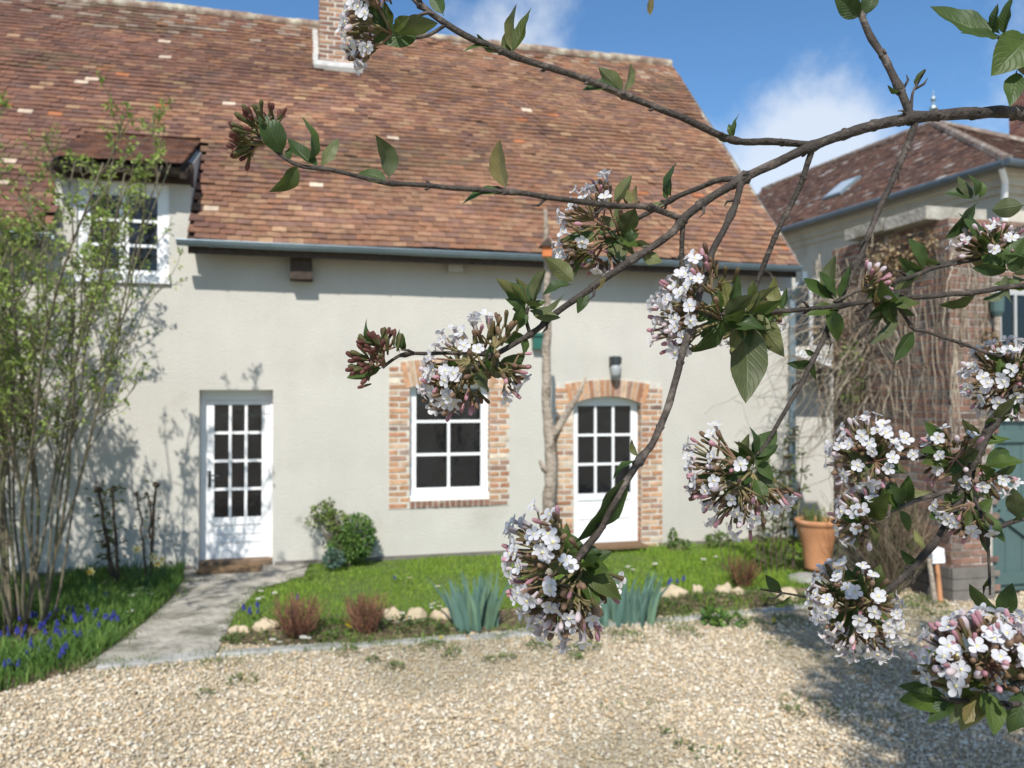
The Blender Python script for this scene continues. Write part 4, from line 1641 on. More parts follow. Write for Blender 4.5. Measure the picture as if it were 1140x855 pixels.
LIL = [(.22, .30, .06), (.28, .36, .075), (.17, .24, .05), (.33, .39, .11), (.20, .28, .055)]
b1 = ground(14, 704)
big_shrub('lilac_shrub', 'tall many-stemmed shrub with small fresh green leaves in front of the house wall', b1, 32, 4.2, .24, LIL, .044, 4, seed=14, radius=.0145, basr=.36, sub=(10, 4), start=.32, lean=(-.03, -.07))
b2 = ground(-120, 680)
big_shrub('lilac_shrub', 'tall leafy many-stemmed shrub at the left edge, left of the dormer window', b2 + Vector((0, .3, 0)), 18, 4.5, .24, LIL, .046, 4, seed=9, radius=.016, basr=.35, sub=(13, 4), start=.2, lean=(0, -.07))
random.seed(21)


def rose(name, label, px, py, stems, leafpal, lsize=.03, nl=40, group=None, dpt=None, stem_m='rose_stem', cat='rose bush'):
    p = ground(px, py)
    t = thing(name, label, cat, tuple(p), group)
    mb = MB()
    P, D, Nn, L, W = [], [], [], [], []
    for (pts_px, r0) in stems:
        pts = [at(a, b, p.y + c) for (a, b, c) in pts_px]
        full = []
        for a, b in zip(pts[:-1], pts[1:]):
            for k in range(4):
                full.append(a.lerp(b, k / 4) + Vector((random.gauss(0, .006), random.gauss(0, .01), random.gauss(0, .004))))
        full.append(pts[-1])
        mb.tube(full, taper(r0, r0 * .6, len(full) - 1), 6)
        mb.blob(full[-1], (r0 * 1.9, r0 * 1.9, r0 * 1.8), rough=.7, nu=7, nv=5)
        for k in range(nl):
            i = min(len(full) - 1, int((random.random() ** .55) * len(full)))
            dd = Vector((random.gauss(0, 1), random.gauss(0, 1), random.gauss(.3, .6))).normalized()
            P.append(tuple(full[i] + dd * random.uniform(0, .09)))
            D.append(tuple(dd))
            Nn.append((random.gauss(0, .8), -.3, 1))
            s = lsize * random.uniform(.6, 1.4)
            L.append(s)
            W.append(s * .6)
    mb.build('stem', M[stem_m], t)
    leaf_mesh('foliage', P, D, Nn, L, W, leafpal, M['foliage'], t)
    return t


RL = [(.10, .13, .03), (.14, .16, .05), (.16, .10, .045), (.08, .11, .03)]
rose('rose_bush', 'pruned rose with two dark stems and a leafy top, beside the tall shrub', 127, 652,
     [([(128, 653, 0), (116, 585, .05), (110, 545, .02)], .022), ([(132, 653, 0), (128, 590, -.05), (126, 545, .0)], .018), ([(124, 653, 0), (119, 590, .1)], .012)], RL, .06, 60)
rose('rose_bush', 'pruned rose with knobbly dark stems and few leaves, against the wall left of the door', 166, 650,
     [([(166, 651, 0), (170, 590, .0), (174, 540, .03)], .02), ([(163, 651, 0), (158, 590, .1), (152, 550, .05)], .013), ([(166, 600, 0), (168, 565, .1), (163, 550, .1)], .012)], RL, .045, 24)

GL = [(.12, .17, .04), (.09, .13, .035), (.16, .12, .06), (.14, .19, .06)]
cr = []
for k in range(9):
    x0 = 842 + k * 5.5
    tx = x0 + random.uniform(-14, 16)
    cr.append(([(x0, 642, 0), ((x0 * 2 + tx) / 3 + random.uniform(-4, 4), 590, .2), (tx, random.uniform(500, 560), .3)], random.uniform(.006, .011)))
cr.append(([(884, 640, .2), (882, 560, .5), (878, 500, .6), (884, 478, .6)], .010))
rose('climbing_rose', 'thin-stemmed rose with sparse olive leaves, growing beside the house downpipe', 866, 640, cr, [(.09, .12, .035), (.07, .10, .03), (.12, .14, .05), (.14, .11, .055)], .062, 80)
b3 = [([(805 + 6 * k, 640, 0), (806 + 7 * k + random.uniform(-5, 5), 615, .1), (800 + 9 * k, random.uniform(580, 605), .1)], .006) for k in range(4)]
rose('rose_bush', 'bare wispy rose shoots on the lawn in front of the thin-stemmed climbing rose', 815, 640, b3, GL, .025, 6)


def shrub_cloud(name, label, cat, base, parts, group=None, stem=True, m='foliage', fold=.25):
    t = thing(name, label, cat, tuple(base), group)
    P, D, Nn, L, W, C = [], [], [], [], [], []
    V_, T_, C_ = [], [], []
    o = 0
    for (c, r, n, s, pal) in parts:
        p, u = cloud(c, r, n)
        d = u + rnd_unit(n) * .8 + np.array([0, 0, .2])
        nn = u + rnd_unit(n) * .6 + np.array([0, -.2, .5])
        l_ = s * rng.uniform(.6, 1.3, n)
        V, T = leaf_arrays(p, d, nn, l_, l_ * rng.uniform(.45, .65, n), fold)
        pal = np.array(pal)
        cc = pal[rng.integers(0, len(pal), n)] * rng.uniform(.75, 1.25, (n, 1))
        V_.append(V)
        T_.append(T + o)
        C_.append(np.repeat(cc, 4, 0))
        o += len(V)
    np_mesh('foliage', np.concatenate(V_), None, np.concatenate(T_), np.concatenate(C_), M[m], t)
    if stem:
        mb = MB()
        for (c, r, n, s, pal) in parts:
            for k in range(4):
                e = Vector(c) + Vector((random.uniform(-.6, .6) * r[0], random.uniform(-.6, .6) * r[1], random.uniform(0, .6) * r[2]))
                b = Vector(base) + Vector((random.gauss(0, .02), random.gauss(0, .02), -.02))
                mb.tube([b, b.lerp(e, .5) + Vector((random.gauss(0, .02), random.gauss(0, .02), 0)), e], [.012, .008, .004], 5)
        mb.build('stem', M['bark'], t)
    return t


BX = [(.09, .18, .035), (.13, .22, .045), (.065, .14, .03), (.17, .26, .06)]
YG = [(.16, .22, .05), (.20, .25, .06), (.12, .18, .04)]
BG = [(.10, .17, .13), (.13, .2, .15), (.08, .14, .11)]
d_ = 9.25
shrub_cloud('evergreen_bush', 'small rounded evergreen bush with yellow-green shoots, against the wall right of the left door', 'bush', ground(388, 631),
            [(at(398, 598, d_), (.20, .2, .27), 1500, .045, BX), (at(384, 610, d_), (.22, .2, .18), 700, .045, BX), (at(360, 570, d_), (.13, .1, .09), 150, .05, YG), (at(374, 580, d_), (.13, .1, .12), 220, .05, YG),
             (at(352, 580, d_), (.1, .08, .07), 60, .04, YG), (at(366, 560, d_), (.06, .06, .07), 40, .04, YG)])
shrub_cloud('blue_green_plant', 'small grey-green plant at the foot of the rounded evergreen bush', 'plant', ground(371, 634), [(at(371, 622, 8.95), (.12, .1, .10), 420, .035, BG)])
shrub_cloud('leafy_sprig', 'upright green leafy sprig against the wall just right of the arched door', 'plant', ground(749, 614),
            [(at(749, 600, 10.2), (.045, .04, .12), 160, .045, BX + YG), (at(757, 606, 10.2), (.05, .04, .07), 100, .04, BX + YG), (at(764, 607, 10.2), (.05, .04, .06), 80, .04, BX)])
shrub_cloud('leafy_sprig', 'low green clump against the wall below the climbing rose', 'plant', ground(800, 612), [(at(800, 602, 10.3), (.16, .06, .10), 260, .05, BX + YG)])
shrub_cloud('weed_clump', 'dark green broad-leaved weed growing over the kerb at the edge of the gravel', 'weed', ground(800, 696),
            [(at(795, 688, 6.95), (.09, .09, .08), 130, .06, BX), (at(812, 692, 6.9), (.16, .1, .05), 160, .05, BX)])
RB = [(.20, .095, .055), (.25, .12, .07), (.15, .075, .05)]


def twig_ball(name, label, px, py, wpx, hpx_, n, pal, group=None, cat='shrub', r=.0035, leaves=0):
    p = ground(px, py)
    t = thing(name, label, cat, tuple(p), group)
    mb = MB()
    W_m, H_m = wpx * p.y / F / 2, hpx_ * p.y / F
    for k in range(n):
        a = random.random() * 6.283
        q = random.random() ** .6
        d0 = Vector((math.cos(a) * q * W_m, math.sin(a) * q * W_m, H_m * random.uniform(.6, 1.05)))
        pts = curve(p + Vector((math.cos(a) * .05, math.sin(a) * .05, 0)), d0, d0.length, 5, .13, (0, 0, .05))
        c = mul(random.choice(pal), .6, 1.3)
        mb.tube(pts, taper(r, r * .5, 5), 4, col=c, cap=False)
        for m in range(3):
            j = random.randrange(2, 5)
            tw = curve(pts[j], (pts[j + 1] - pts[j]).normalized() + Vector((random.gauss(0, .5), random.gauss(0, .5), .1)), H_m * .25, 3, .2)
            mb.tube(tw, taper(r * .6, r * .4, 3), 3, col=c, cap=False)
    mb.build('twigs', M['dry_stem'], t)
    if leaves:
        P, u = cloud(p + Vector((0, 0, H_m * .55)), (W_m * .9, W_m * .9, H_m * .45), leaves, .2)
        leaf_mesh('leaves', P, u + rnd_unit(leaves), rnd_unit(leaves), np.full(leaves, .02), np.full(leaves, .008), pal, M['foliage'], t)
    return t


twig_ball('russet_shrub', 'small twiggy russet shrub beside the two pale edging stones near the path', 330, 710, 58, 44, 110, RB, None, leaves=520)
twig_ball('russet_shrub', 'small dense russet shrub beside the pair of yellow flowers', 408, 706, 40, 43, 110, RB, None, leaves=600)
twig_ball('dried_seedhead', 'round rust-brown dried plant at the lawn edge in front of the rose stems', 826, 655, 36, 34, 70, [(.16, .07, .04), (.11, .055, .035), (.2, .1, .05)], leaves=420, cat='plant')
twig_ball('dry_undergrowth', 'tangle of dry brown stems and dead leaves at the foot of the brick wall', 992, 662, 95, 120, 200, [(.20, .155, .10), (.14, .10, .065), (.26, .2, .14), (.1, .11, .045)], r=.004, leaves=1300, cat='plant')


def iris(name, label, px, py, wpx, n, hh):
    p = ground(px, py)
    t = thing(name, label, 'iris plant', tuple(p))
    mb = MB()
    W_m = wpx * p.y / F / 2
    for k in range(n):
        a = random.uniform(-1, 1)
        b = p + Vector((a * W_m * .75, random.gauss(0, .09), -.01))
        h_ = hh * random.uniform(.55, 1.05)
        ln = a * .22 + random.gauss(0, .13)
        dr = Vector((math.cos(random.gauss(0, .6)), random.gauss(0, .4), 0)).normalized()
        wd = random.uniform(.018, .030)
        c = random.choice([(.105, .19, .15), (.13, .22, .17), (.09, .165, .125), (.15, .24, .15)])
        c = mul(c, .85, 1.2)
        vs, fs = [], []
        nn = 6
        for i in range(nn + 1):
            f = i / nn
            cpt = b + Vector((ln * h_ * f * f + ln * .4 * h_ * f, random.gauss(0, .002) + .04 * f * f, h_ * f))
            ww = wd * (1 - f ** 2.2) * (.7 + .3 * math.sin(f * 3)) + .001
            vs += [cpt - dr * ww, cpt + Vector((0, -.005 * (1 - f), 0)), cpt + dr * ww]
        for i in range(nn):
            fs += [(i * 3, i * 3 + 1, i * 3 + 4, i * 3 + 3), (i * 3 + 1, i * 3 + 2, i * 3 + 5, i * 3 + 4)]
        mb.add(vs, fs, c)
    mb.build('blades', M['foliage'], t, smooth=True)
    return t


iris('iris_clump', 'clump of grey-green sword leaves left of the hanging blossom cluster', 530, 700, 62, 66, .48)
iris('iris_clump', 'clump of grey-green sword leaves right of the hanging blossom, in front of the arched door', 690, 693, 92, 96, .45)

# ---- flowers in the grass
def tiny_mesh(fn, name, mats):
    mb = MB()
    fn(mb)
    o = mb.build(name, mats, origin=(0, 0, 0))
    return o


def f_muscari(mb):
    mb.tube([(0, 0, 0), (.004, 0, .06), (.002, .002, .12)], [.003, .003, .002], 5, (.08, .15, .04))
    for k in range(30):
        f = k / 30
        a = k * 2.4
        r = .015 * (1 - f * .7)
        mb.blob((math.cos(a) * r, math.sin(a) * r, .10 + .06 * f), (.0075 * (1 - f * .4),) * 3, random.choice([(.07, .08, .42), (.10, .11, .52), (.05, .05, .30)]), nu=5, nv=3)


def f_daisy(mb):
    mb.tube([(0, 0, 0), (.003, 0, .05)], .0018, 4, (.08, .15, .04))
    for k in range(12):
        a = k / 12 * 6.283
        d, s = Vector((math.cos(a), math.sin(a), .12)), Vector((-math.sin(a), math.cos(a), 0))
        c = Vector((.003, 0, .05))
        mb.add([c + d * .004 - s * .002, c + d * .004 + s * .002, c + d * .019 + s * .004, c + d * .022, c + d * .019 - s * .004], [(0, 1, 2, 3, 4)], (.82, .82, .80))
    mb.blob((.003, 0, .053), (.006, .006, .004), (.6, .42, .04), nu=6, nv=4)


def f_daff(mb):
    mb.tube([(0, 0, 0), (.01, 0, .18), (.015, -.01, .30), (.02, -.035, .31)], [.005, .004, .004, .005], 5, (.07, .15, .04))
    c = Vector((.02, -.04, .31))
    for k in range(6):
        a = k / 6 * 6.283
        d, s = Vector((math.cos(a), -.15, math.sin(a))), Vector((-math.sin(a), 0, math.cos(a)))
        mb.add([c + d * .006, c + d * .025 + s * .012, c + d * .045, c + d * .025 - s * .012], [(0, 1, 2, 3)], (.74, .68, .34))
    mb.tube([c, c + Vector((0, -.025, 0))], [.010, .016], 8, (.72, .50, .06), cap=False)
    for k in range(5):
        b = Vector((random.gauss(0, .025), random.gauss(0, .025), 0))
        ln = Vector((random.gauss(0, .08), random.gauss(0, .06), .26))
        s = Vector((.006, .003, 0))
        mb.add([b - s, b + s, b + ln * .7 + s * .8, b + ln, b + ln * .7 - s * .8], [(0, 1, 2, 3, 4)], (.06, .13, .05))


def f_prim(mb):
    for k in range(6):
        a = k / 6 * 6.283 + random.random() * .4
        d, s = Vector((math.cos(a), math.sin(a), .25)), Vector((-math.sin(a), math.cos(a), 0))
        mb.add([d * .005, d * .035 + s * .013, d * .06, d * .035 - s * .013], [(0, 1, 2, 3)], (.08, .15, .03))
    for q in range(3):
        c = Vector((random.gauss(0, .012), random.gauss(0, .012), .05 + q * .012))
        mb.tube([(0, 0, 0), tuple(c)], .002, 4, (.1, .16, .05))
        for k in range(5):
            a = k / 5 * 6.283
            d, s = Vector((math.cos(a), math.sin(a) * .8 - .2, .35)), Vector((-math.sin(a), math.cos(a), 0))
            mb.add([c + d * .003, c + d * .017 + s * .011, c + d * .024, c + d * .017 - s * .011], [(0, 1, 2, 3)], (.80, .62, .02))


def plant_out(fn, name, label, cat, group, spots, sc=(.8, 1.25)):
    first = None
    for item in spots:
        (px, py) = item[:2]
        lab = item[2] if len(item) > 2 else label
        p = ground(px, py)
        if first is None:
            o = first = tiny_mesh(fn, name, M['foliage'] if fn is not f_daisy else M['petal'])
        else:
            o = first.copy()
            COL.objects.link(o)
        s = random.uniform(*sc)
        o.location = (p.x, p.y, .008)
        o.rotation_euler = (random.gauss(0, .15), random.gauss(0, .15), random.random() * 6.28 if fn is not f_daff else random.gauss(0, .5))
        o.scale = (s, s, s)
        tag(o, lab, cat, group)


spots = []
zc = [(30, 683, 9, 4), (52, 684, 8, 3), (72, 684, 8, 4), (108, 681, 7, 4), (118, 684, 7, 4), (45, 697, 8, 4), (70, 703, 9, 5), (110, 697, 7, 3), (90, 708, 7, 3), (36, 722, 9, 5), (68, 726, 8, 4), (12, 738, 8, 4), (22, 705, 12, 5),
      (95, 676, 10, 4), (120, 661, 5, 3), (55, 712, 18, 6), (5, 700, 10, 4), (128, 690, 6, 3), (85, 690, 12, 4), (-20, 715, 18, 6)]
for (x, y, s, n) in zc:
    for _ in range(n):
        spots.append((random.gauss(x, s * .5), random.gauss(y + 14, s * .35)))
plant_out(f_muscari, 'grape_hyacinth', 'blue grape hyacinth among the grasses under the tall shrub', 'flower', 'grape hyacinths under the tall shrub', spots, (.6, .9))
plant_out(f_muscari, 'grape_hyacinth', 'blue grape hyacinth at the left edge of the lawn near the path', 'flower', 'grape hyacinths on the left of the lawn',
          [(273, 690), (276, 694), (284, 692), (285, 690), (289, 687)], (.6, .9))
plant_out(f_muscari, 'grape_hyacinth', 'blue grape hyacinth behind the right-hand edging stones', 'flower', 'grape hyacinths on the right of the lawn', [(744, 659), (747, 657), (756, 656), (759, 655)], (.7, 1))
plant_out(f_muscari, 'grape_hyacinth', 'single blue grape hyacinth behind the russet shrub nearest the path', 'flower', None, [(332, 678)], (.8, .9))
plant_out(f_muscari, 'grape_hyacinth', 'single blue grape hyacinth in the middle of the lawn', 'flower', None, [(440, 652)], (.6, .7))
dz = [(138, 664), (144, 668), (150, 663), (157, 665), (161, 668), (163, 663), (146, 672), (152, 670), (158, 671), (143, 676), (146, 691), (151, 684), (127, 655), (118, 655), (133, 651), (166, 670)]
plant_out(f_daisy, 'daisy', 'small white daisy in the dark grass beside the path', 'flower', 'daisies beside the path', dz, (1.0, 1.6))
dz = [(290, 666), (292, 671), (306, 667), (288, 674), (488, 678), (480, 683), (489, 684), (484, 682), (303, 722), (311, 723), (337, 720), (341, 722), (433, 697), (443, 700), (457, 701), (447, 690), (455, 652), (488, 662), (700, 638), (783, 630), (705, 640), (730, 636), (247, 706), (797, 625)]
plant_out(f_daisy, 'daisy', 'small white daisy on the lawn or among its edging stones', 'flower', 'daisies on the lawn', dz, (.9, 1.7))
plant_out(f_daff, 'daffodil', 'pale yellow daffodil in front of the pruned roses', 'flower', 'daffodils by the pruned roses', [(148, 654), (158, 661), (164, 662)], (1.1, 1.25))
plant_out(f_daff, 'daffodil', 'pale daffodil on its own near the tall shrub', 'flower', None, [(106, 674)], (1.1, 1.2))
plant_out(f_daff, 'daffodil', 'pale daffodil closest to the left door', 'flower', None, [(181, 656)], (.9, 1.0))
plant_out(f_prim, 'primrose', 'bright yellow primrose beside the denser russet shrub', 'flower', 'primroses beside the russet shrub', [(386, 707), (400, 706)], (1.0, 1.2))
plant_out(f_prim, 'primrose', 'small yellow flower on the kerb below the left iris clump', 'flower', None, [(493, 717)], (.6, .7))
plant_out(f_prim, 'primrose', 'small yellow flower at the gravel edge near the terracotta pot', 'flower', None, [(862, 697)], (.7, .8))

# ---- edging stones
ST = [(261, 706, 15, 'pale edging stone nearest the path'), (272, 705, 14, 'pale edging stone second from the path'), (297, 702, 30, 'long pale edging stone touching the russet shrub nearest the path'),
      (436, 691, 24, 'flat pale edging stone just right of the denser russet shrub'), (463, 692, 24, 'rounded pale edging stone third from the left iris clump'), (487, 690, 18, 'pale edging stone beside white daisies, left of the iris clump'),
      (500, 690, 22, 'pale edging stone half hidden by the left iris clump'), (749, 665, 30, 'flat pinkish edging stone just right of the right iris clump'), (776, 662, 12, 'small upright edging stone behind the low weeds'),
      (806, 662, 20, 'ochre edging stone beside the rust-brown dried plant'), (821, 662, 14, 'small pale edging stone in front of the rust-brown dried plant'), (874, 668, 30, 'large pale edging stone below the terracotta pot')]
for (px, py, w_, lab) in ST:
    p = ground(px, py)
    r = w_ * p.y / F / 2
    mb = MB()
    hgt = r * (.75 if w_ < 26 else .55) * (1.6 if w_ < 13 else 1)
    mb.blob((p.x, p.y, hgt * .55), (r, r * .75, hgt), nu=14, nv=9, rough=.55, rot=Matrix.Rotation(random.uniform(-.3, .3), 3, 'Z'))
    tag(mb.build('edging_stone', M['pale_stone'], smooth=True), lab, 'stone')
mb = MB()
p = ground(903, 648)
mb.blob((p.x, p.y, .035), (.24, .2, .05), nu=16, nv=8, rough=.3)
tag(mb.build('flat_stone', M['kerb'], smooth=True), 'grey flat stone under the terracotta pot', 'stone')

# ---- terracotta jar with a plant
p = ground(910, 641)
p.z = .075
t = thing('terracotta_pot', 'tall tapering terracotta pot holding a young plant, near the farmhouse corner', 'pot', tuple(p))
mb = MB()
mb.lathe([(r_ * .88, z_ * .98) for (r_, z_) in [(.001, 0), (.155, 0), (.16, .03), (.165, .10), (.185, .25), (.225, .40), (.247, .47), (.252, .50), (.268, .51), (.272, .545), (.262, .56), (.245, .56), (.235, .52), (.2, .50), (.001, .50)]], p, 32)
mb.build('jar', M['terracotta'], t, smooth=True)
mb = MB()
mb.lathe([(.001, .495), (.19, .498), (.001, .515)], p, 20)
mb.build('soil', M['soil'], t, smooth=True)
n = 70
P = np.stack([p.x + rng.normal(0, .09, n), p.y + rng.normal(0, .09, n), np.full(n, p.z + .51)], 1)
V, Q, T, C = blades(P, rng.uniform(.1, .28, n), rng.uniform(.004, .008, n), rng.uniform(.1, .8, n), [(.16, .2, .06), (.22, .24, .1), (.12, .16, .05)])
np_mesh('plant', V, Q, T, C, M['foliage'], t)

# ---- stakes leaning on the brick wall
for (a, b, lab, wcap) in (((1034, 622), (1041, 672), 'plain thin wooden stake leaning on the brick wall', 0), ((1042, 620), (1047, 672), 'thin wooden stake capped with a white block by the brick wall', 1)):
    e0, e1_ = at(*a, 7.72), ground(*b)
    t = thing('wooden_stake', lab, 'stake', tuple(e1_))
    mb = MB()
    mb.tube([e1_, e1_.lerp(e0, .5) + Vector((.004, 0, 0)), e0], [.024, .022, .02], 8)
    mb.build('shaft', M['terracotta'] if wcap else M['dead_wood'], t)
    if wcap:
        mb = MB()
        mb.box(e0 - Vector((.06, .045, .05)), e0 + Vector((.06, .045, .09)), jit=.006)
        mb.build('cap', M['white_paint'], t)

# ---- dead creeper over the brick wall
dv = thing('dead_creeper', 'tangled grey-brown dead creeper hanging over the end of the brick wall', 'creeper', tuple(KC + LD * 1.2 - FD * .1))
mb = MB()
CP = [(.36, .30, .22), (.27, .215, .15), (.43, .37, .28), (.18, .14, .10)]
for k in range(200):
    s = random.uniform(.75, 2.0)
    z = random.uniform(1.9, 3.75)
    off = random.uniform(.02, .16)
    p0 = KC + LD * s - FD * off + Z_ * z
    d0 = Vector((random.gauss(-.05, .35), random.gauss(0, .35), -1))
    ln = min(z - .3, random.uniform(.4, 1.9))
    pts = curve(p0, d0, ln, 11, .36, (0, 0, -.10))
    pts = [q if (q - KC).dot(FD) < -.012 else q - FD * ((q - KC).dot(FD) + .012 + random.random() * .03) for q in pts]
    r0 = random.uniform(.003, .0065)
    mb.tube(pts, taper(r0, r0 * .5, 11), 4, col=mul(random.choice(CP), .7, 1.2), cap=False)
for k in range(90):                                   # runners creeping over the front and near side
    front = random.random() < .55
    z = random.uniform(2.1, 3.6)
    p0 = KC + (FD * random.uniform(0, .46) - LD * .025 if front else LD * random.uniform(0, .8) - FD * .025) + Z_ * z
    pts = [p0]
    x_ = FD if front else LD
    for i in range(7):
        pts.append(pts[-1] + x_ * random.gauss(0, .025) - Z_ * random.uniform(.05, .13) * 1.2)
    mb.tube(pts, taper(.005, .0025, 7), 4, col=mul(random.choice(CP), .7, 1.3), cap=False)
for k in range(26):                                   # loose shoots arching out over the passage
    p0 = KC + LD * random.uniform(1.2, 1.85) - FD * random.uniform(.05, .2) + Z_ * random.uniform(2.2, 3.4)
    pts = curve(p0, (-random.uniform(.4, 1), random.uniform(-.5, .4), random.uniform(-.2, .5)), random.uniform(.4, 1.1), 7, .2, (0, 0, -.22))
    mb.tube(pts, taper(.006, .0025, 7), 4, col=mul(random.choice(CP), .8, 1.3), cap=False)
mb.build('stems', M['dry_stem'], dv)
P, D, Nn, L = [], [], [], []
for (c, r, n) in ((KC + LD * .6 - FD * .1 + Z_ * 3.45, (.3, .35, .2), 420), (KC + FD * .38 - LD * .06 + Z_ * 2.45, (.07, .05, .2), 150), (KC + LD * .3 - FD * .06 + Z_ * 3.5, (.12, .25, .16), 220), (KC + LD * 1.5 - FD * .2 + Z_ * 2.6, (.25, .35, .5), 160)):
    p_, u = cloud(c, r, n, .1)
    P += list(p_)
    D += list(u + np.array([0, 0, -.8]))
    Nn += list(rnd_unit(n))
    L += list(rng.uniform(.03, .06, n))
leaf_mesh('dry_leaves', P, D, Nn, np.array(L), np.array(L) * .7, [(.26, .17, .085), (.33, .24, .13), (.17, .11, .06), (.40, .31, .19)], M['foliage'], dv)
shrub_cloud('ivy_patch', 'patch of green and yellow leaves caught in the dead creeper', 'plant', KC + LD * 1.2 - FD * .22 + Z_ * 1.5,
            [(KC + LD * 1.2 - FD * .2 + Z_ * 2.25, (.12, .2, .4), 120, .05, YG), (KC + LD * .9 - FD * .25 + Z_ * .9, (.15, .35, .5), 260, .055, BX), (KC + LD * .5 - FD * .22 + Z_ * .35, (.12, .3, .25), 180, .055, BX)])

# ---- bare trunk in front of the wall, with a bird feeder
base = at(608, 652, 8.45)
base.z = -.02
tt = thing('bare_tree', 'bare pale trunk with a short side branch, standing in front of the house wall', 'tree', (base.x, base.y, 0))
mb = MB()
TP = [(609, 655, .062), (610, 610, .078), (611, 560, .085), (614, 520, .082), (612, 490, .08), (608, 450, .062), (608, 400, .056), (609, 345, .055), (609, 305, .045), (608, 270, .035), (607, 233, .026)]
pts, rr = [], []
for i in range(len(TP) - 1):
    for k in range(4):
        f = k / 4
        pts.append(at(TP[i][0] * (1 - f) + TP[i + 1][0] * f + random.gauss(0, .5), TP[i][1] * (1 - f) + TP[i + 1][1] * f, 8.45))
        rr.append((TP[i][2] * (1 - f) + TP[i + 1][2] * f) * random.uniform(.93, 1.06) * .80)
pts.append(at(607, 233, 8.45))
rr.append(.024)
mb.tube(pts, rr, 12)
mb.build('trunk', M['dead_wood'], tt, smooth=True)
mb = MB()
mb.tube([at(614, 492, 8.45), at(624, 472, 8.43), at(634, 456, 8.4), at(645, 437, 8.37), at(652, 420, 8.35)], [.05, .04, .034, .026, .012], 10)
mb.tube([at(612, 527, 8.45), at(605, 522, 8.42), at(601, 513, 8.4)], [.04, .03, .018], 8)
mb.build('branch', M['dead_wood'], tt, smooth=True)
bf = at(609, 286, 8.33)
t = thing('bird_feeder', 'tiny dark-roofed bird feeder with an orange front, on the bare trunk above the gutter', 'bird feeder', tuple(bf))
mb = MB()
mb.box(bf - Vector((.05, .05, 0)), bf + Vector((.05, .05, .11)))
mb.build('box', M['feeder_orange'], t)
mb = MB()
mb.prism([bf + Vector((-.085, -.08, .10)), bf + Vector((.085, -.08, .10)), bf + Vector((0, -.08, .185))], (0, .15, 0))
mb.build('roof', M['dark_wood'], t)

# ---- small things on and by the house wall
o_ = hw(hp(682, 406, 0))
lp = thing('wall_lamp', 'small outdoor lamp with a dark cap and a clear glass jar, above the arched door', 'lamp', tuple(o_))
zt_, zb_ = hz(682, 397), hz(682, 421)
mb = MB()
c = o_ - HN * .11
mb.obox(Vector((o_.x, o_.y, zt_ - .13)) - HU * .05 - HN * .03, HU * .10, HN * .028, Z_ * .13)
mb.tube([Vector((o_.x, o_.y, zt_ - .05)) - HN * .03, Vector((c.x, c.y, zt_ - .05))], .025, 8)
mb.lathe([(.001, -.10), (.075, -.10), (.078, -.02), (.06, .0), (.001, .004)], (c.x, c.y, zt_), 16)
mb.build('cap', M['dark_metal'], lp)
mb = MB()
mb.lathe([(.001, 0), (.04, .005), (.062, .05), (.066, .12), (.055, zt_ - .10 - zb_)], (c.x, c.y, zb_), 16)
mb.build('glass_jar', M['lamp_glass'], lp, smooth=True)
o_ = hw(hp(598, 382, 0))
gb = thing('wall_box', 'small green box fixed to the wall above and right of the window', 'box', tuple(o_))
mb = MB()
mb.obox(o_ - HU * .07 - HN * .09 - Z_ * .08, HU * .15, HN * .085, Z_ * .16)
mb.build('case', M['green_plastic'], gb)
mb = MB()
mb.obox(o_ - HU * .085 - HN * .11 + Z_ * .082, HU * .18, HN * .108, Z_ * .04)
mb.build('lid', M['green_plastic'], gb)


def doormat(name, label, u0, u1, v0, v1, z):
    mb = MB()
    P = [hw((u0, v0, z)), hw((u1, v0, z)), hw((u1, v1, z)), hw((u0, v1, z))]
    mb.prism(P, (0, 0, .028))
    tag(mb.build(name, M['coir']), label, 'doormat')


doormat('doormat', 'brown doormat on the paving in front of the left door', hu(224), hu(293), -.34, -.03, .02)
doormat('doormat', 'tan doormat lying on the sill of the arched door', hu(652), hu(712), -.30, .06, .057)


# ================================================================== the viburnum we look through
random.seed(77)
rng = np.random.default_rng(77)
VB = Vector((1.02, .80, 0))
vib = thing('viburnum', 'flowering viburnum whose arching branches with pink-white blossom clusters cross the whole view', 'shrub', tuple(VB))
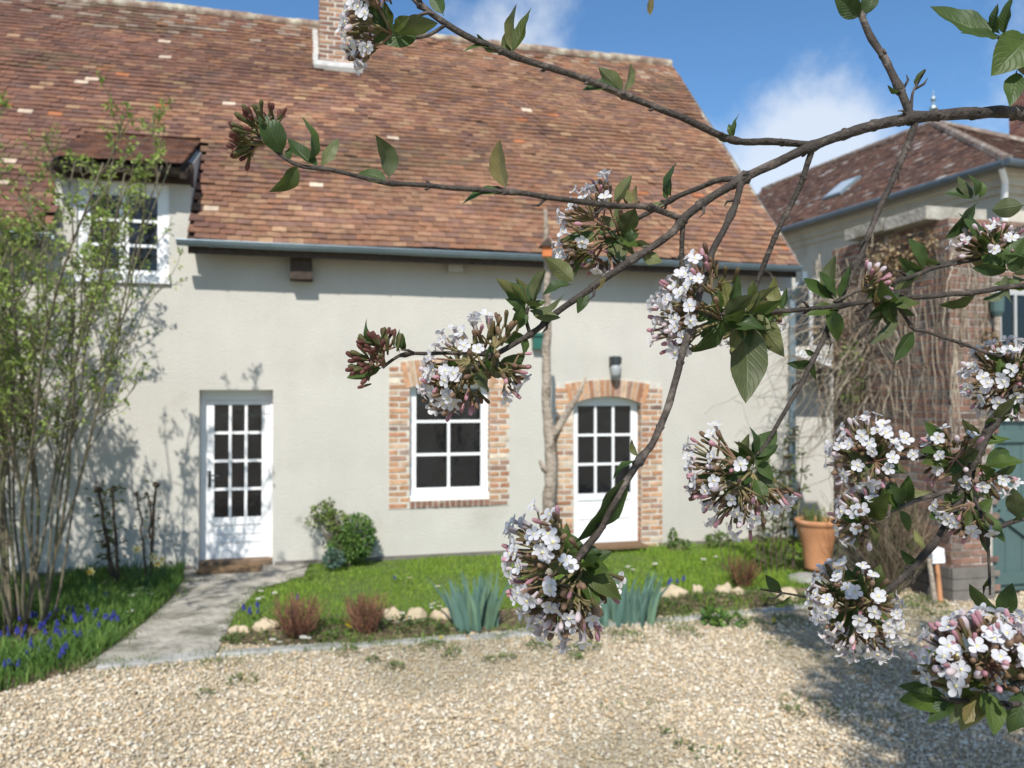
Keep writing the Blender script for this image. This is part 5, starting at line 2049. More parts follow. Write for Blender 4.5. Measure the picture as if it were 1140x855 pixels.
# every branch: pixel trace with depth (m), then start and end thickness in photo pixels
BR = [
    # main limb
    ([(1230, 150, .74), (1140, 127, .72), (1085, 126, .70), (1020, 131, .68), (960, 143, .67), (905, 163, .66), (860, 183, .655), (825, 200, .65), (770, 235, .64), (745, 262, .635), (700, 292, .63), (650, 327, .625), (620, 347, .62), (590, 372, .615), (545, 398, .61), (520, 415, .605), (500, 428, .60)], 7.2, 2.2),
    # upper left spray
    ([(905, 160, .66), (860, 158, .655), (815, 155, .65), (760, 131, .64), (700, 108, .63), (640, 84, .62), (570, 62, .61), (520, 40, .60), (490, 22, .60), (466, 4, .60), (452, -14, .60)], 4.0, 3.4),
    # long left spray
    ([(757, 241, .638), (720, 231, .63), (672, 228, .62), (625, 222, .61), (570, 214, .60), (500, 209, .595), (438, 204, .59), (400, 196, .585), (363, 189, .58), (336, 185, .58), (317, 175, .58), (298, 160, .58), (287, 148, .58)], 3.4, 2.0),
    # lower fork of the same
    ([(826, 197, .65), (800, 201, .66), (775, 210, .67), (740, 226, .68), (712, 242, .685), (689, 255, .69), (672, 264, .69)], 3.4, 2.0),
    # upright limb
    ([(1017, 130, .68), (1000, 96, .69), (985, 66, .70), (968, 38, .71), (955, 8, .72), (945, -20, .73)], 4.6, 3.6),
    # long drooping shoot
    ([(1022, 135, .68), (1000, 186, .67), (975, 242, .66), (955, 292, .65), (930, 346, .64), (905, 402, .63), (880, 448, .62), (855, 490, .615), (842, 508, .61), (825, 532, .61), (807, 556, .61)], 3.6, 1.8),
    ([(908, 172, .66), (891, 206, .665), (873, 242, .67), (856, 280, .675), (846, 305, .68), (836, 335, .68), (830, 355, .68)], 3.2, 2.6),
    ([(829, 201, .65), (814, 239, .63), (793, 282, .61), (776, 335, .595), (761, 389, .58), (745, 452, .565), (728, 490, .555), (713, 510, .55), (692, 545, .54), (672, 582, .535), (655, 606, .53), (642, 625, .53)], 3.6, 4.2),
    ([(760, 243, .637), (759, 290, .645), (758, 340, .65), (757, 389, .655), (755, 404, .655)], 3.0, 2.6),
    # right: level shoots
    ([(1230, 312, .68), (1140, 318, .66), (1080, 326, .65), (986, 333, .64), (936, 340, .635), (870, 346, .63), (817, 348, .625), (790, 354, .62)], 3.2, 2.4),
    ([(1230, 226, .74), (1140, 254, .72), (1091, 280, .70), (1038, 299, .68), (1000, 312, .66), (957, 323, .645), (930, 336, .638)], 3.2, 2.0),
    ([(996, 354, .645), (1015, 364, .65), (1031, 369, .65), (1073, 383, .66), (1119, 399, .68), (1150, 408, .69), (1230, 420, .71)], 1.9, 2.2),
    # thick limb, lower right
    ([(1230, 350, .72), (1180, 385, .70), (1140, 420, .68), (1120, 450, .675), (1105, 472, .67), (1087, 508, .66), (1077, 532, .655), (1060, 572, .65), (1040, 604, .645), (1014, 634, .64), (990, 656, .635), (968, 670, .63), (945, 676, .63)], 6.2, 3.4),
    ([(1098, 487, .668), (1080, 500, .665), (1059, 508, .66), (1010, 510, .655), (966, 511, .65), (952, 509, .65)], 2.8, 1.8),
    ([(1072, 541, .653), (1048, 549, .65), (1021, 557, .645), (998, 567, .64), (976, 578, .635), (955, 584, .63)], 3.0, 1.8),
    ([(1074, 538, .654), (1083, 552, .645), (1092, 572, .635), (1099, 600, .625), (1101, 630, .62), (1102, 662, .615)], 2.4, 1.2),
    ([(1230, 555, .66), (1140, 577, .65), (1106, 588, .645), (1085, 578, .645), (1070, 566, .65)], 3.0, 2.2),
    ([(965, 671, .63), (935, 669, .64), (898, 665, .65), (870, 660, .655), (846, 656, .66)], 1.6, 1.0),
    # lowest, nearest
    ([(1240, 775, .50), (1140, 783, .47), (1110, 783, .46), (1079, 780, .455), (1063, 780, .45), (1045, 777, .45)], 3.6, 2.4),
    ([(1240, 745, .50), (1160, 752, .48), (1125, 765, .465), (1098, 768, .455)], 4.4, 3.0),
    # twigs off the left sprays
    ([(496, 28, .60), (482, 36, .60), (468, 41, .595), (450, 42, .59), (436, 38, .585)], 2.2, 1.6),
    ([(493, 24, .60), (478, 14, .598), (455, 22, .595), (440, 28, .59), (430, 34, .585)], 2.0, 1.4),
    ([(548, 396, .61), (520, 394, .605), (480, 393, .60), (452, 394, .595), (438, 400, .59), (426, 409, .59)], 2.4, 1.8),
    ([(1014, 122, .685), (1016, 105, .69), (1022, 92, .69), (1030, 78, .69)], 1.8, 1.2),
    ([(1230, 40, .70), (1160, 44, .69), (1130, 44, .685), (1112, 42, .68)], 3.2, 2.4),
    ([(588, 372, .615), (586, 356, .612), (588, 342, .61)], 2.4, 2.0),
    ([(1038, 299, .68), (1060, 294, .685), (1086, 290, .69), (1100, 284, .69)], 2.0, 1.8),
    ([(1230, 470, .72), (1150, 450, .70), (1130, 436, .695), (1118, 420, .69)], 3.0, 2.2),
    ([(740, -60, .66), (730, -28, .65), (722, -4, .645)], 1.6, 1.0),
]


def spline(pts, sub=6):
    out = []
    n = len(pts)
    for i in range(n - 1):
        p0, p1, p2, p3 = pts[max(i - 1, 0)], pts[i], pts[i + 1], pts[min(i + 2, n - 1)]
        for k in range(sub):
            t = k / sub
            out.append(0.5 * ((2 * p1) + (p2 - p0) * t + (2 * p0 - 5 * p1 + 4 * p2 - p3) * t * t + (3 * p1 - p0 - 3 * p2 + p3) * t ** 3))
    out.append(pts[-1].copy())
    return out


SAMPLES = []                       # (px, py, depth, branch index)
BOBJ = []
NODES = {1: [(571, 63), (697, 108), (818, 155)], 2: [(570, 214), (437, 204), (357, 188), (725, 231)], 3: [(747, 224)], 5: [(905, 402), (955, 292)], 7: [(713, 510), (814, 239)], 0: [(1017, 130), (905, 163), (827, 199), (757, 245), (590, 372), (705, 288)],
         9: [(936, 340)], 12: [(1077, 532), (1105, 472)], 4: [(1000, 96)]}
for bi, (tr, r0, r1) in enumerate(BR):
    ctrl = [at(a, b, d) for (a, b, d) in tr]
    if tr[0][0] <= 1200 and SAMPLES and tr[0][1] > -40:          # start inside the parent branch
        s_ = min(SAMPLES, key=lambda q: (q[0] - tr[0][0]) ** 2 + (q[1] - tr[0][1]) ** 2)
        if math.hypot(s_[0] - tr[0][0], s_[1] - tr[0][1]) < 26:
            ctrl[0] = at(s_[0], s_[1], s_[2])
    # carry off-frame ends down to the root stock so that nothing floats
    end0 = tr[0][0] > 1200
    pts = spline(ctrl, 9)
    m = len(pts)
    rad = []
    for i, p in enumerate(pts):
        f = i / (m - 1)
        rr = (r0 + (r1 - r0) * f) * p.y / F
        px, py = 570 + p.x / p.y * F, 439 - (p.z - CAMZ) / p.y * F
        for (nx, ny) in NODES.get(bi, []):
            dd = math.hypot(px - nx, py - ny)
            if dd < 9:
                rr *= 1 + .38 * (1 - dd / 9)
        rr *= 1 + .12 * mnoise.noise(p * 70) + .08 * mnoise.noise(p * 210)
        rad.append(rr)
        SAMPLES.append((px, py, p.y, bi))
    wob = [p + Vector((mnoise.noise(p * 40), 0, mnoise.noise(p * 40 + Vector((9, 0, 0))))) * .0009 for p in pts]
    if end0:
        e = wob[0]
        q = VB + Vector((random.uniform(-.07, .07), random.uniform(-.05, .1), 0))
        mid_ = Vector((q.x * .6 + e.x * .4, q.y, e.z * .55))
        ext = spline([q, q.lerp(mid_, .5) + Vector((.02, 0, .05)), mid_, mid_.lerp(e, .65) + Vector((.04, 0, .06)), e], 5)[:-1]
        k = len(ext)
        rad = [max(rad[0] * (1.9 - .9 * i / k), .004) for i in range(k)] + rad
        wob = ext + wob
    mb = MB()
    mb.tube(wob, rad, 10)
    run_ = 0
    for i in range(1, len(wob) - 1):                      # paired buds, spurs and old scars along the shoot
        run_ += (wob[i] - wob[i - 1]).length
        if run_ > .026 and wob[i].y < .9:
            run_ = random.uniform(-.045, .010)
            tn = (wob[i + 1] - wob[i - 1]).normalized()
            sd = tn.cross(Vector((random.gauss(0, 1), random.gauss(0, 1), random.gauss(0, 1)))).normalized()
            for sg in (1, -1):
                if random.random() < .3:
                    continue
                q_ = wob[i] + sd * sg * rad[i] * .8
                ln_ = random.choice((.003, .004, .005, .012))
                mb.tube([q_, q_ + (sd * sg + tn * .9).normalized() * ln_ * .6, q_ + (sd * sg * .8 + tn * 1.4).normalized() * ln_], [rad[i] * .55 if ln_ < .008 else .0011, .0011, .0003], 6)
            mb.blob(wob[i], (rad[i] * 1.16,) * 3, rough=.4, nu=8, nv=6)
    BOBJ.append(mb.build('branch', M['vib_bark'], vib, smooth=True))


def nearest(px, py):
    return min(SAMPLES, key=lambda s: (s[0] - px) ** 2 + (s[1] - py) ** 2)


# leaves: base px, tip px, apparent width, [curl]
LV = [
    (315, 175, 287, 124, 26), (355, 188, 320, 154, 13), (341, 184, 338, 130, 9), (357, 187, 377, 154, 12), (333, 184, 300, 214, 18), (434, 200, 419, 150, 20), (434, 204, 398, 193, 14), (319, 182, 323, 164, 8),
    (566, 213, 556, 155, 19), (563, 215, 514, 227, 9), (747, 222, 753, 180, 9), (745, 226, 720, 229, 6), (742, 222, 738, 203, 6),
    (570, 60, 575, 4, 14), (572, 58, 592, 8, 14), (567, 62, 565, 32, 11), (560, 57, 530, 38, 8), (555, 60, 515, 57, 5), (696, 105, 666, 75, 18), (697, 104, 702, 70, 9), (692, 111, 648, 99, 9),
    (818, 153, 823, 126, 6), (816, 154, 795, 148, 9), (818, 152, 811, 138, 8), (497, 12, 478, -14, 16), (468, 40, 415, 45, 24), (466, 38, 462, 26, 10), (722, -6, 724, 17, 7),
    (955, 22, 928, -6, 22), (965, 18, 972, -12, 18), (1020, 98, 1030, 76, 5), (1006, 103, 988, 95, 5),
    (1113, 42, 1035, 8, 20), (1112, 44, 1069, 37, 10), (1118, 42, 1128, -6, 12), (1113, 40, 1110, 4, 9), (1146, 36, 1104, 84, 46), (1132, 78, 1124, 119, 20), (1140, 30, 1150, 90, 30),
    (681, 223, 704, 195, 14), (704, 226, 695, 207, 9), (712, 227, 708, 206, 6), (661, 256, 622, 268, 14), (700, 258, 686, 228, 9), (659, 276, 633, 289, 12), (659, 278, 640, 308, 12), (640, 315, 607, 286, 20),
    (638, 317, 604, 328, 10), (652, 324, 643, 349, 13), (654, 319, 675, 310, 10), (709, 273, 738, 292, 15), (700, 271, 703, 255, 11), (700, 269, 668, 272, 13), (690, 250, 668, 240, 10), (694, 262, 690, 286, 9),
    (588, 342, 552, 310, 14), (588, 341, 574, 309, 12), (588, 340, 584, 315, 9), (590, 341, 596, 318, 10), (592, 345, 624, 354, 13), (586, 346, 570, 344, 11), (586, 348, 562, 332, 12), (588, 344, 608, 336, 9), (587, 347, 578, 366, 10), (589, 340, 566, 313, 10),
    (585, 372, 583, 396, 9), (585, 371, 555, 379, 12), (548, 404, 524, 416, 14), (545, 400, 552, 420, 8),
    (426, 409, 386, 421, 15), (426, 388, 407, 355, 8), (452, 392, 448, 371, 8), (444, 392, 445, 366, 4),
    (814, 346, 803, 308, 20), (814, 346, 821, 305, 12), (810, 347, 782, 346, 13), (818, 347, 834, 328, 10), (824, 352, 831, 449, 40), (836, 350, 873, 397, 28), (808, 352, 768, 393, 16), (823, 355, 782, 362, 14), (826, 350, 814, 392, 16),
    (861, 347, 832, 366, 14), (871, 346, 862, 308, 15), (871, 345, 876, 320, 8), (868, 347, 868, 356, 6), (838, 336, 839, 312, 11), (790, 354, 762, 352, 12), (800, 352, 780, 376, 14), (840, 348, 858, 372, 14), (850, 347, 846, 380, 14),
    (903, 400, 876, 405, 9), (907, 397, 896, 389, 6), (908, 404, 909, 424, 6), (933, 336, 894, 310, 11), (933, 334, 929, 284, 14), (932, 336, 912, 302, 8), (935, 336, 947, 294, 9), (936, 342, 914, 348, 8),
    (993, 352, 965, 355, 8), (993, 354, 968, 384, 12), (985, 340, 994, 360, 8), (998, 340, 1018, 352, 8), (1010, 334, 985, 345, 9), (1000, 340, 978, 350, 9),
    (1028, 300, 1000, 286, 12), (1028, 299, 1012, 265, 12), (1026, 303, 1003, 315, 11), (1030, 298, 1028, 274, 7), (1086, 284, 1067, 236, 10), (1092, 284, 1078, 238, 9),
    (1085, 220, 1066, 196, 10), (1086, 220, 1078, 194, 8), (1090, 222, 1092, 201, 8), (1085, 222, 1051, 214, 10), (1088, 225, 1052, 266, 14), (1142, 228, 1104, 234, 22), (1140, 300, 1118, 284, 18), (1145, 330, 1106, 316, 12), (1120, 322, 1094, 334, 9), (1130, 290, 1144, 272, 14),
    (838, 513, 775, 530, 15), (840, 511, 835, 475, 8), (836, 514, 801, 497, 10), (842, 510, 861, 535, 14), (836, 512, 822, 491, 10),
    (704, 530, 640, 604, 24), (648, 626, 630, 582, 8), (652, 634, 692, 668, 24), (642, 618, 616, 585, 16), (640, 624, 611, 613, 12), (654, 624, 671, 613, 6), (710, 508, 703, 489, 7), (711, 512, 682, 533, 6), (648, 628, 634, 660, 10),
    (972, 513, 946, 527, 11), (1051, 493, 1029, 470, 14), (1078, 498, 1072, 466, 9), (1086, 500, 1082, 472, 9), (1136, 512, 1090, 534, 10), (1092, 480, 1112, 494, 9), (1062, 508, 1056, 530, 9), (1072, 545, 1086, 560, 9), (1000, 567, 985, 548, 9), (976, 578, 958, 600, 9), (1000, 568, 1012, 592, 10), (1020, 558, 1000, 545, 9), (1074, 540, 1060, 560, 10),
    (1063, 779, 1017, 737, 18), (1063, 778, 1032, 722, 15), (1060, 780, 1000, 764, 12), (1060, 781, 1000, 780, 26), (1063, 782, 1033, 805, 17), (1117, 690, 1079, 650, 14), (1116, 688, 1127, 649, 20), (1145, 765, 1115, 742, 22), (1145, 795, 1130, 810, 14), (1070, 782, 1058, 806, 14), (1085, 782, 1068, 760, 12),
    (946, 680, 943, 713, 10), (952, 676, 958, 704, 12), (966, 668, 976, 640, 9), (870, 660, 852, 640, 12), (880, 662, 862, 676, 5), (1102, 640, 1094, 654, 5), (1020, 626, 1002, 612, 10), (988, 658, 1004, 668, 7),
]
LEAFC = [(1, 1, 1), (1.25, 1.2, 1.1), (.75, .8, .85), (1.5, 1.35, 1.0), (1.05, 1.1, 1), (1.45, 1.05, .9), (.7, .75, .8)]


def leaf_obj(base, tip, wid, roll, curl, parent, c, name='leaf', fold=.30):
    """one veined leaf: folded along the midrib, arched, gently wavy"""
    L_ = (tip - base).length
    d = (tip - base).normalized()
    view = (base - Vector((0, 0, CAMZ))).normalized()
    s0 = d.cross(view)
    s0 = s0.normalized() if s0.length > 1e-4 else d.orthogonal().normalized()
    n0 = s0.cross(d)
    s = s0 * math.cos(roll) + n0 * math.sin(roll)
    nn = s.cross(d)
    NT_, NW = 12, 6
    vs, uv = [], []
    ph_ = random.random() * 6
    tws = random.gauss(0, .45)
    for i in range(NT_ + 1):
        t = i / NT_
        pet = .08
        if t < pet:
            w_ = .035
        else:
            q = (t - pet) / (1 - pet)
            w_ = max(0.0, math.sin(math.pi * q ** .82)) ** .80 * (1 - .25 * q ** 3) + .012
        cen = base + d * (L_ * t) + nn * (curl * L_ * (math.sin(math.pi * t) * .5 - .1 * t * t))
        tw = tws * (t - .4)
        s_t, n_t = s * math.cos(tw) + nn * math.sin(tw), nn * math.cos(tw) - s * math.sin(tw)
        for k in range(NW + 1):
            a = (k / NW - .5)
            edge = math.sin(t * 16 + ph_ + (3 if a > 0 else 0)) * .05 * abs(a) * 2 * w_
            vs.append(cen + s_t * (a * wid * w_) + n_t * ((abs(a) * fold + edge) * wid * w_))
            uv.append((k / NW, t))
    fs = []
    for i in range(NT_):
        for k in range(NW):
            b = i * (NW + 1) + k
            fs.append((b, b + 1, b + NW + 2, b + NW + 1))
    mb = MB()
    mb.add([v - base for v in vs], fs, c)
    me = bpy.data.meshes.new(name)
    me.from_pydata(mb.v, [], mb.f)
    ul = me.uv_layers.new(name='UVMap')
    ul.data.foreach_set('uv', np.array([uv[l.vertex_index] for l in me.loops], dtype=np.float32).ravel())
    a_ = me.color_attributes.new('Col', 'FLOAT_COLOR', 'POINT')
    a_.data.foreach_set('color', np.tile(np.array([*c, 1], dtype=np.float32), len(vs)))
    me.polygons.foreach_set('use_smooth', [True] * len(me.polygons))
    me.materials.append(M['vib_leaf'])
    o = bpy.data.objects.new(name, me)
    COL.objects.link(o)
    o.parent = parent
    o.location = base - Vector(WL[parent.name])
    return o


FORCE = {(824, 352, 831, 449): 'u', (836, 350, 873, 397): 'u', (1146, 36, 1104, 84): 't', (1113, 42, 1035, 8): 't', (1132, 78, 1124, 119): 't', (652, 634, 692, 668): 't', (704, 530, 640, 604): 't', (315, 175, 287, 124): 't',
         (1060, 781, 1000, 780): 't', (640, 315, 607, 286): 'u', (709, 273, 738, 292): 'u', (588, 342, 552, 310): 'u', (588, 341, 574, 309): 'u', (588, 340, 584, 315): 'u', (590, 341, 596, 318): 'u', (814, 346, 803, 308): 'u', (871, 346, 862, 308): 'u', (808, 352, 768, 393): 't'}
for (bx, by, tx, ty, wd) in LV:
    s = nearest(bx, by)
    dpt = s[2]
    base = at(bx, by, dpt)
    if math.hypot(s[0] - bx, s[1] - by) < 14:
        base = at(s[0] * .6 + bx * .4, s[1] * .6 + by * .4, dpt)
    ln = math.hypot(tx - bx, ty - by)
    tip = at(tx, ty, dpt + random.uniform(-.35, .25) * ln / F * dpt)
    nat = max(wd, ln * .46)
    roll = math.acos(min(1, wd / nat)) * random.choice((-1, 1))
    fc = FORCE.get((bx, by, tx, ty))
    if fc == 't' or (fc is None and random.random() < .74):
        roll += math.pi          # upper side towards us
    leaf_obj(base, tip, nat * dpt / F * 1.04, roll, random.choice((random.uniform(-.12, .22), random.uniform(.15, .40))), BOBJ[s[3]], random.choice(LEAFC))


for bi in (9, 10, 12, 13, 14, 16, 11, 12, 13, 14):           # more foliage among the crowded shoots on the right
    pool = [q for q in SAMPLES if q[3] == bi and 900 < q[0] < 1140 and q[1] < 640]
    for k in range(4):
        if not pool:
            break
        q = random.choice(pool)
        base = at(q[0], q[1], q[2])
        dv = Vector((random.gauss(-.2, 1), random.gauss(-.1, .5), random.gauss(.1, 1))).normalized()
        ll = random.uniform(.016, .032)
        leaf_obj(base, base + dv * ll, ll * .46, random.uniform(-1.1, 1.1) + (math.pi if random.random() < .7 else 0), random.uniform(-.1, .3), BOBJ[bi], random.choice(LEAFC))

for (x0, y0, n_) in ((826, 352, 16), (690, 268, 8), (588, 342, 7), (1050, 505, 6), (960, 575, 5), (985, 338, 6), (1125, 300, 7), (1085, 284, 4), (838, 515, 4)):
    q = nearest(x0, y0)
    for k in range(n_):
        base = at(x0 + random.gauss(0, 6), y0 + random.gauss(0, 4), q[2] + random.gauss(0, .006))
        dv = Vector((random.gauss(0, 1), random.gauss(.1, .6), random.gauss(0, 1))).normalized()
        ll = random.uniform(.018, .036)
        leaf_obj(base, base + dv * ll, ll * random.uniform(.36, .5), random.uniform(-1.2, 1.2) + (math.pi if random.random() < .6 else 0), random.uniform(-.1, .35), BOBJ[q[3]], random.choice(LEAFC))

# ---- blossom: five-petalled flowers on tubes, and pink buds
def flower_mesh(i):
    mb = MB()
    r = .0051
    off = random.random()
    for k in range(5):
        a = (k + off) / 5 * 6.283 + random.gauss(0, .05)
        d, s = Vector((math.cos(a), math.sin(a), 0)), Vector((-math.sin(a), math.cos(a), 0))
        cup = random.uniform(-.1, .45)
        vs, fs = [], []
        prof = [(.16, .13), (.40, .27), (.68, .42), (.9, .35), (1.03, .13)]
        tint = random.uniform(.93, 1)
        for j, (q, ww) in enumerate(prof):
            z = cup * q * q * r * 1.2 + (.0006 if j == 0 else 0)
            for e in (-1, -.4, .4, 1):
                vs.append(d * (r * q) + s * (r * ww * e) + Vector((0, 0, z + abs(e) * r * .06 * (1 if j < 4 else .4))))
        for j in range(4):
            for e in range(3):
                b = j * 4 + e
                fs.append((b, b + 1, b + 5, b + 4))
        mb.add(vs, fs, (.76 * tint, .75 * tint, .765 * tint), 0)
    mb.tube([(0, 0, -.0062), (0, 0, -.0025), (0, 0, .0006)], [.0009, .0011, .0017], 7, (.64, .57, .57), 0, cap=False)
    mb.blob((0, 0, .0004), (.0011, .0011, .0009), (1, 1, 1), 1, nu=6, nv=4)
    o = mb.build('flower', [M['petal'], M['flower_eye']], origin=(0, 0, 0), smooth=True)
    me = o.data
    bpy.data.objects.remove(o)
    return me


def bud_mesh(c1, c2, sz=1.0):
    mb = MB()
    mb.lathe([(.0006, -.0075), (.0010, -.004), (.0012, -.0012), (.0026 * sz, .0006), (.0033 * sz, .0024), (.0027 * sz, .0044), (.0010, .0054), (.0002, .0056)], (0, 0, 0), 8, c1)
    for i in range(8 * 3):
        mb.c[i] = c2
    o = mb.build('bud', M['petal'], origin=(0, 0, 0), smooth=True)
    me = o.data
    bpy.data.objects.remove(o)
    return me


FM = [flower_mesh(i) for i in range(6)]
BM = [bud_mesh((.62, .36, .40), (.34, .22, .15), .54), bud_mesh((.70, .60, .61), (.40, .32, .22), .62), bud_mesh((.50, .26, .29), (.28, .18, .12), .46)]
GM = [bud_mesh((.24, .15, .10), (.14, .13, .05), .55), bud_mesh((.30, .20, .13), (.15, .13, .05), .6), bud_mesh((.17, .12, .06), (.13, .12, .05), .5)]
RM = [bud_mesh((.15, .06, .05), (.12, .12, .05), .56), bud_mesh((.19, .085, .065), (.13, .13, .05), .5), bud_mesh((.15, .14, .06), (.12, .13, .05), .56)]


def cluster(bx, by, cx, cy, Lpx, cone, nf, nb, tow=.25, red=False, side=None, dpt=None, lab=None, drop=0.0):
    """base on its twig, axis towards (cx, cy); flowers and buds on a branched stalk over a dome"""
    s = nearest(bx, by)
    if not red:
        nf, nb = round(nf * 1.55), round(nb * 1.1)
    else:
        nb = round(nb * 1.5)
    dp = s[2] if dpt is None else dpt
    base = at(bx, by, dp)
    L_ = Lpx * dp / F
    ax = at(cx, cy, dp) - base
    ax = ax.normalized() + Vector((0, -tow, 0))
    ax.normalize()
    q = Vector((0, 0, 1)).rotation_difference(ax)
    mb = MB()
    N = nf + nb
    dirs = []
    cs = math.cos(R(cone))
    for i in range(N):
        zc_ = 1 - (1 - cs) * (i + .5) / N
        r_ = math.sqrt(max(0, 1 - zc_ * zc_))
        a = i * 2.39996 + random.gauss(0, .22)
        v = q @ Vector((r_ * math.cos(a), r_ * math.sin(a), zc_))
        v = (v + Vector((random.gauss(0, .11), random.gauss(0, .11), random.gauss(0, .11) - drop))).normalized()
        dirs.append(v)
    hubs = []
    nh = max(3, min(7, N // 4))
    for k in range(nh):
        zc_ = 1 - (1 - cs) * (k + .5) / nh * .8
        r_ = math.sqrt(max(0, 1 - zc_ * zc_))
        a = k * 2.39996
        v = q @ Vector((r_ * math.cos(a), r_ * math.sin(a), zc_))
        h_ = base + v * L_ * random.uniform(.42, .52)
        mid_ = base.lerp(h_, .5) + Vector((random.gauss(0, 1), random.gauss(0, 1), random.gauss(0, 1))) * L_ * .02
        mb.tube([base, mid_, h_], [.0014, .0011, .0010], 6)
        hubs.append((v, h_))
    items = []
    for i, v in enumerate(dirs):
        hv, h_ = max(hubs, key=lambda t: t[0].dot(v))
        bud = bool(random.random() < nb / N)
        if side is not None and v.dot(Vector((side[0], 0, side[1])).normalized()) < .35:
            bud = None if random.random() < .8 else True
        e = base + v * L_ * random.uniform(.82, .98) * (.95 if bud and not red else 1)
        e2 = e - v * .0055
        k_ = h_.lerp(e2, .5) + (v - hv) * L_ * .04
        mb.tube([h_, k_, e2], [.0010, .0008, .0007], 5, cap=False)
        items.append((e, v, bud))
    if not red:                                           # small brownish buds filling the heart of the cluster
        for i in range(int(N * .7)):
            v = random.choice(dirs)
            v = (v + Vector((random.gauss(0, .18), random.gauss(0, .18), random.gauss(0, .18)))).normalized()
            hv, h_ = max(hubs, key=lambda t: t[0].dot(v))
            e = base + v * L_ * random.uniform(.66, .86)
            mb.tube([h_, h_.lerp(e, .5) + v * L_ * .02, e - v * .006], [.0009, .0007, .0006], 5, cap=False)
            items.append((e, v, None))
    o = mb.build('flower_cluster', M['vib_stalk'], vib, smooth=True)
    if lab:
        o['label'] = lab
    if nf > 7:                                            # small leaves at the foot of the cluster
        for i in range(3 + nf // 12):
            v = (ax * .35 + Vector((random.gauss(0, 1), random.gauss(-.2, .6), random.gauss(0, 1))).normalized()).normalized()
            ll = random.uniform(.020, .038)
            leaf_obj(base + v * .003, base + v * ll, ll * .48, random.uniform(-1, 1) + (math.pi if random.random() < .7 else 0), random.uniform(-.1, .25), BOBJ[s[3]], random.choice(LEAFC))
    for (e, v, bud) in items:
        me = random.choice(FM) if bud is False else random.choice(GM if bud is None else (RM if red else BM))
        f = bpy.data.objects.new('flower' if bud is False else 'bud', me)
        COL.objects.link(f)
        f.parent = o
        f.location = e - Vector(WL[vib.name])
        f.rotation_mode = 'QUATERNION'
        vv = (v + Vector((random.gauss(0, .2), random.gauss(0, .2), random.gauss(0, .2)))).normalized()
        f.rotation_quaternion = Vector((0, 0, 1)).rotation_difference(vv) @ Quaternion((0, 0, 1), random.random() * 6.28)
        sc_ = random.uniform(.85, 1.15)
        f.scale = (sc_, sc_, sc_)


cluster(545, 420, 500, 378, 78, 78, 24, 12, .15, side=(-.8, .5))
cluster(500, 428, 470, 440, 34, 80, 10, 3, .5)
cluster(520, 415, 500, 480, 46, 35, 3, 5, .2)
cluster(548, 402, 575, 420, 48, 45, 2, 7, .1, lab='half-faded flower cluster with closed drooping buds')
cluster(690, 266, 645, 250, 78, 62, 22, 12, .15, side=(-.8, .6))
cluster(672, 270, 655, 300, 40, 60, 4, 6, .2)
cluster(802, 356, 742, 335, 84, 56, 26, 18, .2, side=(-1, .1))
cluster(800, 360, 738, 380, 66, 30, 4, 5, .1)
cluster(832, 352, 850, 378, 46, 95, 12, 3, -.1)
cluster(836, 525, 786, 540, 78, 66, 20, 18, .25)
cluster(838, 528, 846, 568, 52, 60, 7, 7, .1)
cluster(648, 628, 596, 640, 94, 62, 42, 14, .35)
cluster(648, 632, 618, 690, 80, 50, 16, 6, .2)
cluster(650, 632, 668, 672, 52, 35, 3, 3, -.3)
cluster(974, 512, 944, 500, 52, 80, 26, 14, .55)
cluster(960, 674, 925, 684, 62, 86, 46, 2, .5, lab='dense bluish-white flower cluster low beside the thick branch')
cluster(960, 676, 978, 700, 42, 70, 10, 2, .1)
cluster(1098, 762, 1070, 692, 82, 54, 34, 26, .15, lab='nearest and largest flower cluster, white with many pink buds')
cluster(1140, 760, 1136, 700, 78, 45, 14, 10, .4)
cluster(1128, 432, 1112, 396, 58, 78, 28, 8, .4)
cluster(1118, 424, 1108, 450, 46, 70, 8, 8, .3)
cluster(1062, 512, 1036, 498, 40, 70, 7, 7, .3)
cluster(1102, 286, 1088, 254, 42, 75, 8, 16, .3)
cluster(966, 579, 938, 572, 38, 70, 9, 6, .2)
cluster(436, 38, 394, 30, 58, 68, 26, 2, .2, lab='white flower cluster in front of the chimney')
cluster(300, 160, 272, 132, 42, 66, 0, 34, .1, red=True, lab='unopened cluster of small reddish buds at the tip of the long upper branch')
cluster(292, 160, 262, 168, 30, 40, 0, 8, .1, red=True)
cluster(428, 405, 404, 388, 36, 76, 0, 34, .2, red=True, lab='unopened cluster of small reddish buds at the left end of the main limb')
cluster(1080, 562, 1066, 588, 42, 60, 6, 7, .2)
cluster(960, 324, 984, 312, 32, 70, 1, 18, .1)
cluster(1092, 520, 1096, 556, 40, 70, 8, 6, .2)


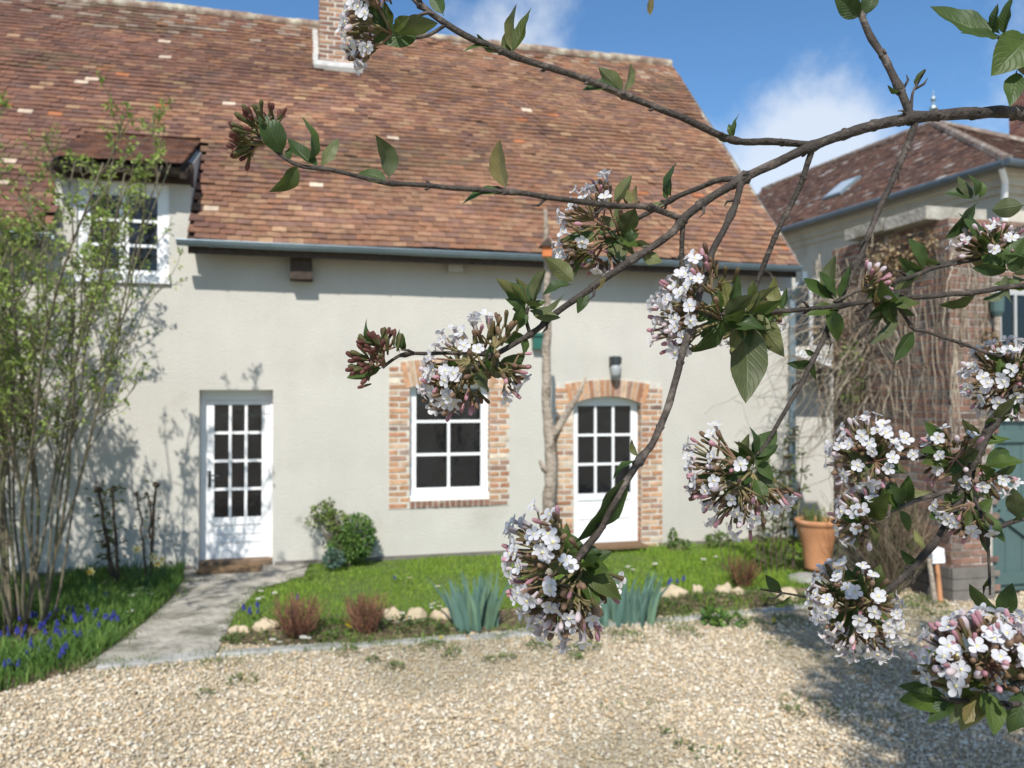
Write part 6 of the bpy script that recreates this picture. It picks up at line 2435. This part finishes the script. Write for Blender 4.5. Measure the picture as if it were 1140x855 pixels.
# leaves of the same shrub arching over the viewpoint (above the frame): they dapple the nearer clusters
ob = [VB + Vector((-.05, -.1, 0)), VB + Vector((0, -.4, 1.3)), Vector((.75, .1, 2.3)), Vector((.45, .02, 2.52)), Vector((.15, -.02, 2.56)), Vector((-.2, 0, 2.5))]
ob2 = [VB + Vector((-.02, -.06, 0)), VB + Vector((.1, -.5, 1.2)), Vector((.9, -.2, 2.2)), Vector((.5, -.16, 2.42)), Vector((.2, -.18, 2.44)), Vector((0, -.2, 2.40))]
LM = [c for b in BOBJ for c in b.children if c.name.startswith('leaf')]
for line in (ob, ob2):
    pts = spline(line, 8)
    mb = MB()
    mb.tube(pts, taper(.012, .003, len(pts) - 1), 8)
    b_ = mb.build('branch', M['vib_bark'], vib, smooth=True)
    for k in range(34):
        i = random.randrange(22, len(pts))
        o = random.choice(LM).copy()
        COL.objects.link(o)
        o.parent = b_
        o.location = pts[i] + Vector((random.gauss(0, .06), random.gauss(0, .05), random.gauss(0, .04))) - Vector(WL[vib.name])
        o.rotation_euler = (random.gauss(0, 1.2), random.gauss(0, 1.2), random.random() * 6.28)
        s_ = random.uniform(.9, 1.5)
        o.scale = (s_, s_, s_)

for (c, sp, n_) in (((.205, .08, 2.42), .05, 26), ((-.03, -.02, 2.37), .05, 9), ((.17, -.05, 2.36), .05, 10), ((.33, .10, 2.45), .06, 12)):
    for k in range(n_):
        o = random.choice(LM).copy()
        COL.objects.link(o)
        o.parent = b_
        o.location = Vector(c) + Vector((random.gauss(0, sp), random.gauss(0, sp * .7), random.gauss(0, .025))) - Vector(WL[vib.name])
        o.rotation_euler = (random.gauss(0, 1.2), random.gauss(0, 1.2), random.random() * 6.28)
        s_ = random.uniform(1.0, 1.5)
        o.scale = (s_, s_, s_)

# ================================================================== tree standing to the right of the camera, throwing shade on the gravel
random.seed(5)
tb = Vector((4.2, -1.6, 0))
tr_ = thing('shade_tree', 'leafy tree to the right of the view whose crown shades the gravel', 'tree', tuple(tb))
mb = MB()
mb.tube([tb, tb + Vector((-.1, .1, 1.5)), tb + Vector((-.3, .3, 3)), tb + Vector((-.7, .8, 4.3)), tb + Vector((-1.2, 1.5, 5.4))], [.16, .13, .11, .09, .05], 10)
for e in ((-2.2, 1.2, 5.6), (-1.2, 2.8, 5.6), (-.2, 2.2, 5.6), (-1.6, .4, 5.4), (.6, 1.2, 5.4), (.9, 3.0, 5.4), (-.4, 3.6, 5.5)):
    mb.tube([tb + Vector((-.3, .3, 3)), tb + Vector((e[0] * .5 - .1, e[1] * .5, 4.6)), tb + Vector(e)], [.07, .05, .02], 7)
mb.build('trunk', M['bark'], tr_, smooth=True)
P, D, S_ = [], [], []
for (c, r, n) in (((2.35, .9, 5.2), (.55, .7, .45), 1500), ((1.95, 1.9, 5.3), (.30, .6, .4), 1000), ((2.9, .2, 5.3), (.7, .8, .5), 1700), ((3.3, 1.2, 5.4), (.7, .7, .5), 1100), ((3.6, -.3, 5.3), (.8, .9, .5), 1500), ((4.2, 1.0, 5.2), (.8, 1.0, .5), 1300), ((2.2, -.4, 5.2), (.5, .5, .4), 700), ((4.9, 1.6, 5.2), (.7, 1.0, .5), 1000), ((1.9, -.6, 5.2), (.55, .6, .4), 1100), ((1.85, .25, 5.2), (.45, .6, .4), 1100), ((2.7, -1.1, 5.2), (.7, .6, .4), 1300)):
    n = int(n * .85)
    p, u = cloud(c, r, n, .15)
    P.append(p)
    D.append(u + rnd_unit(n))
P, D = np.concatenate(P), np.concatenate(D)
n = len(P)
leaf_mesh('crown', P, D, rnd_unit(n) + np.array([0, 0, .6]), rng.uniform(.07, .13, n), rng.uniform(.045, .08, n), [(.06, .11, .025), (.08, .14, .03), (.05, .09, .02)], M['foliage'], tr_)
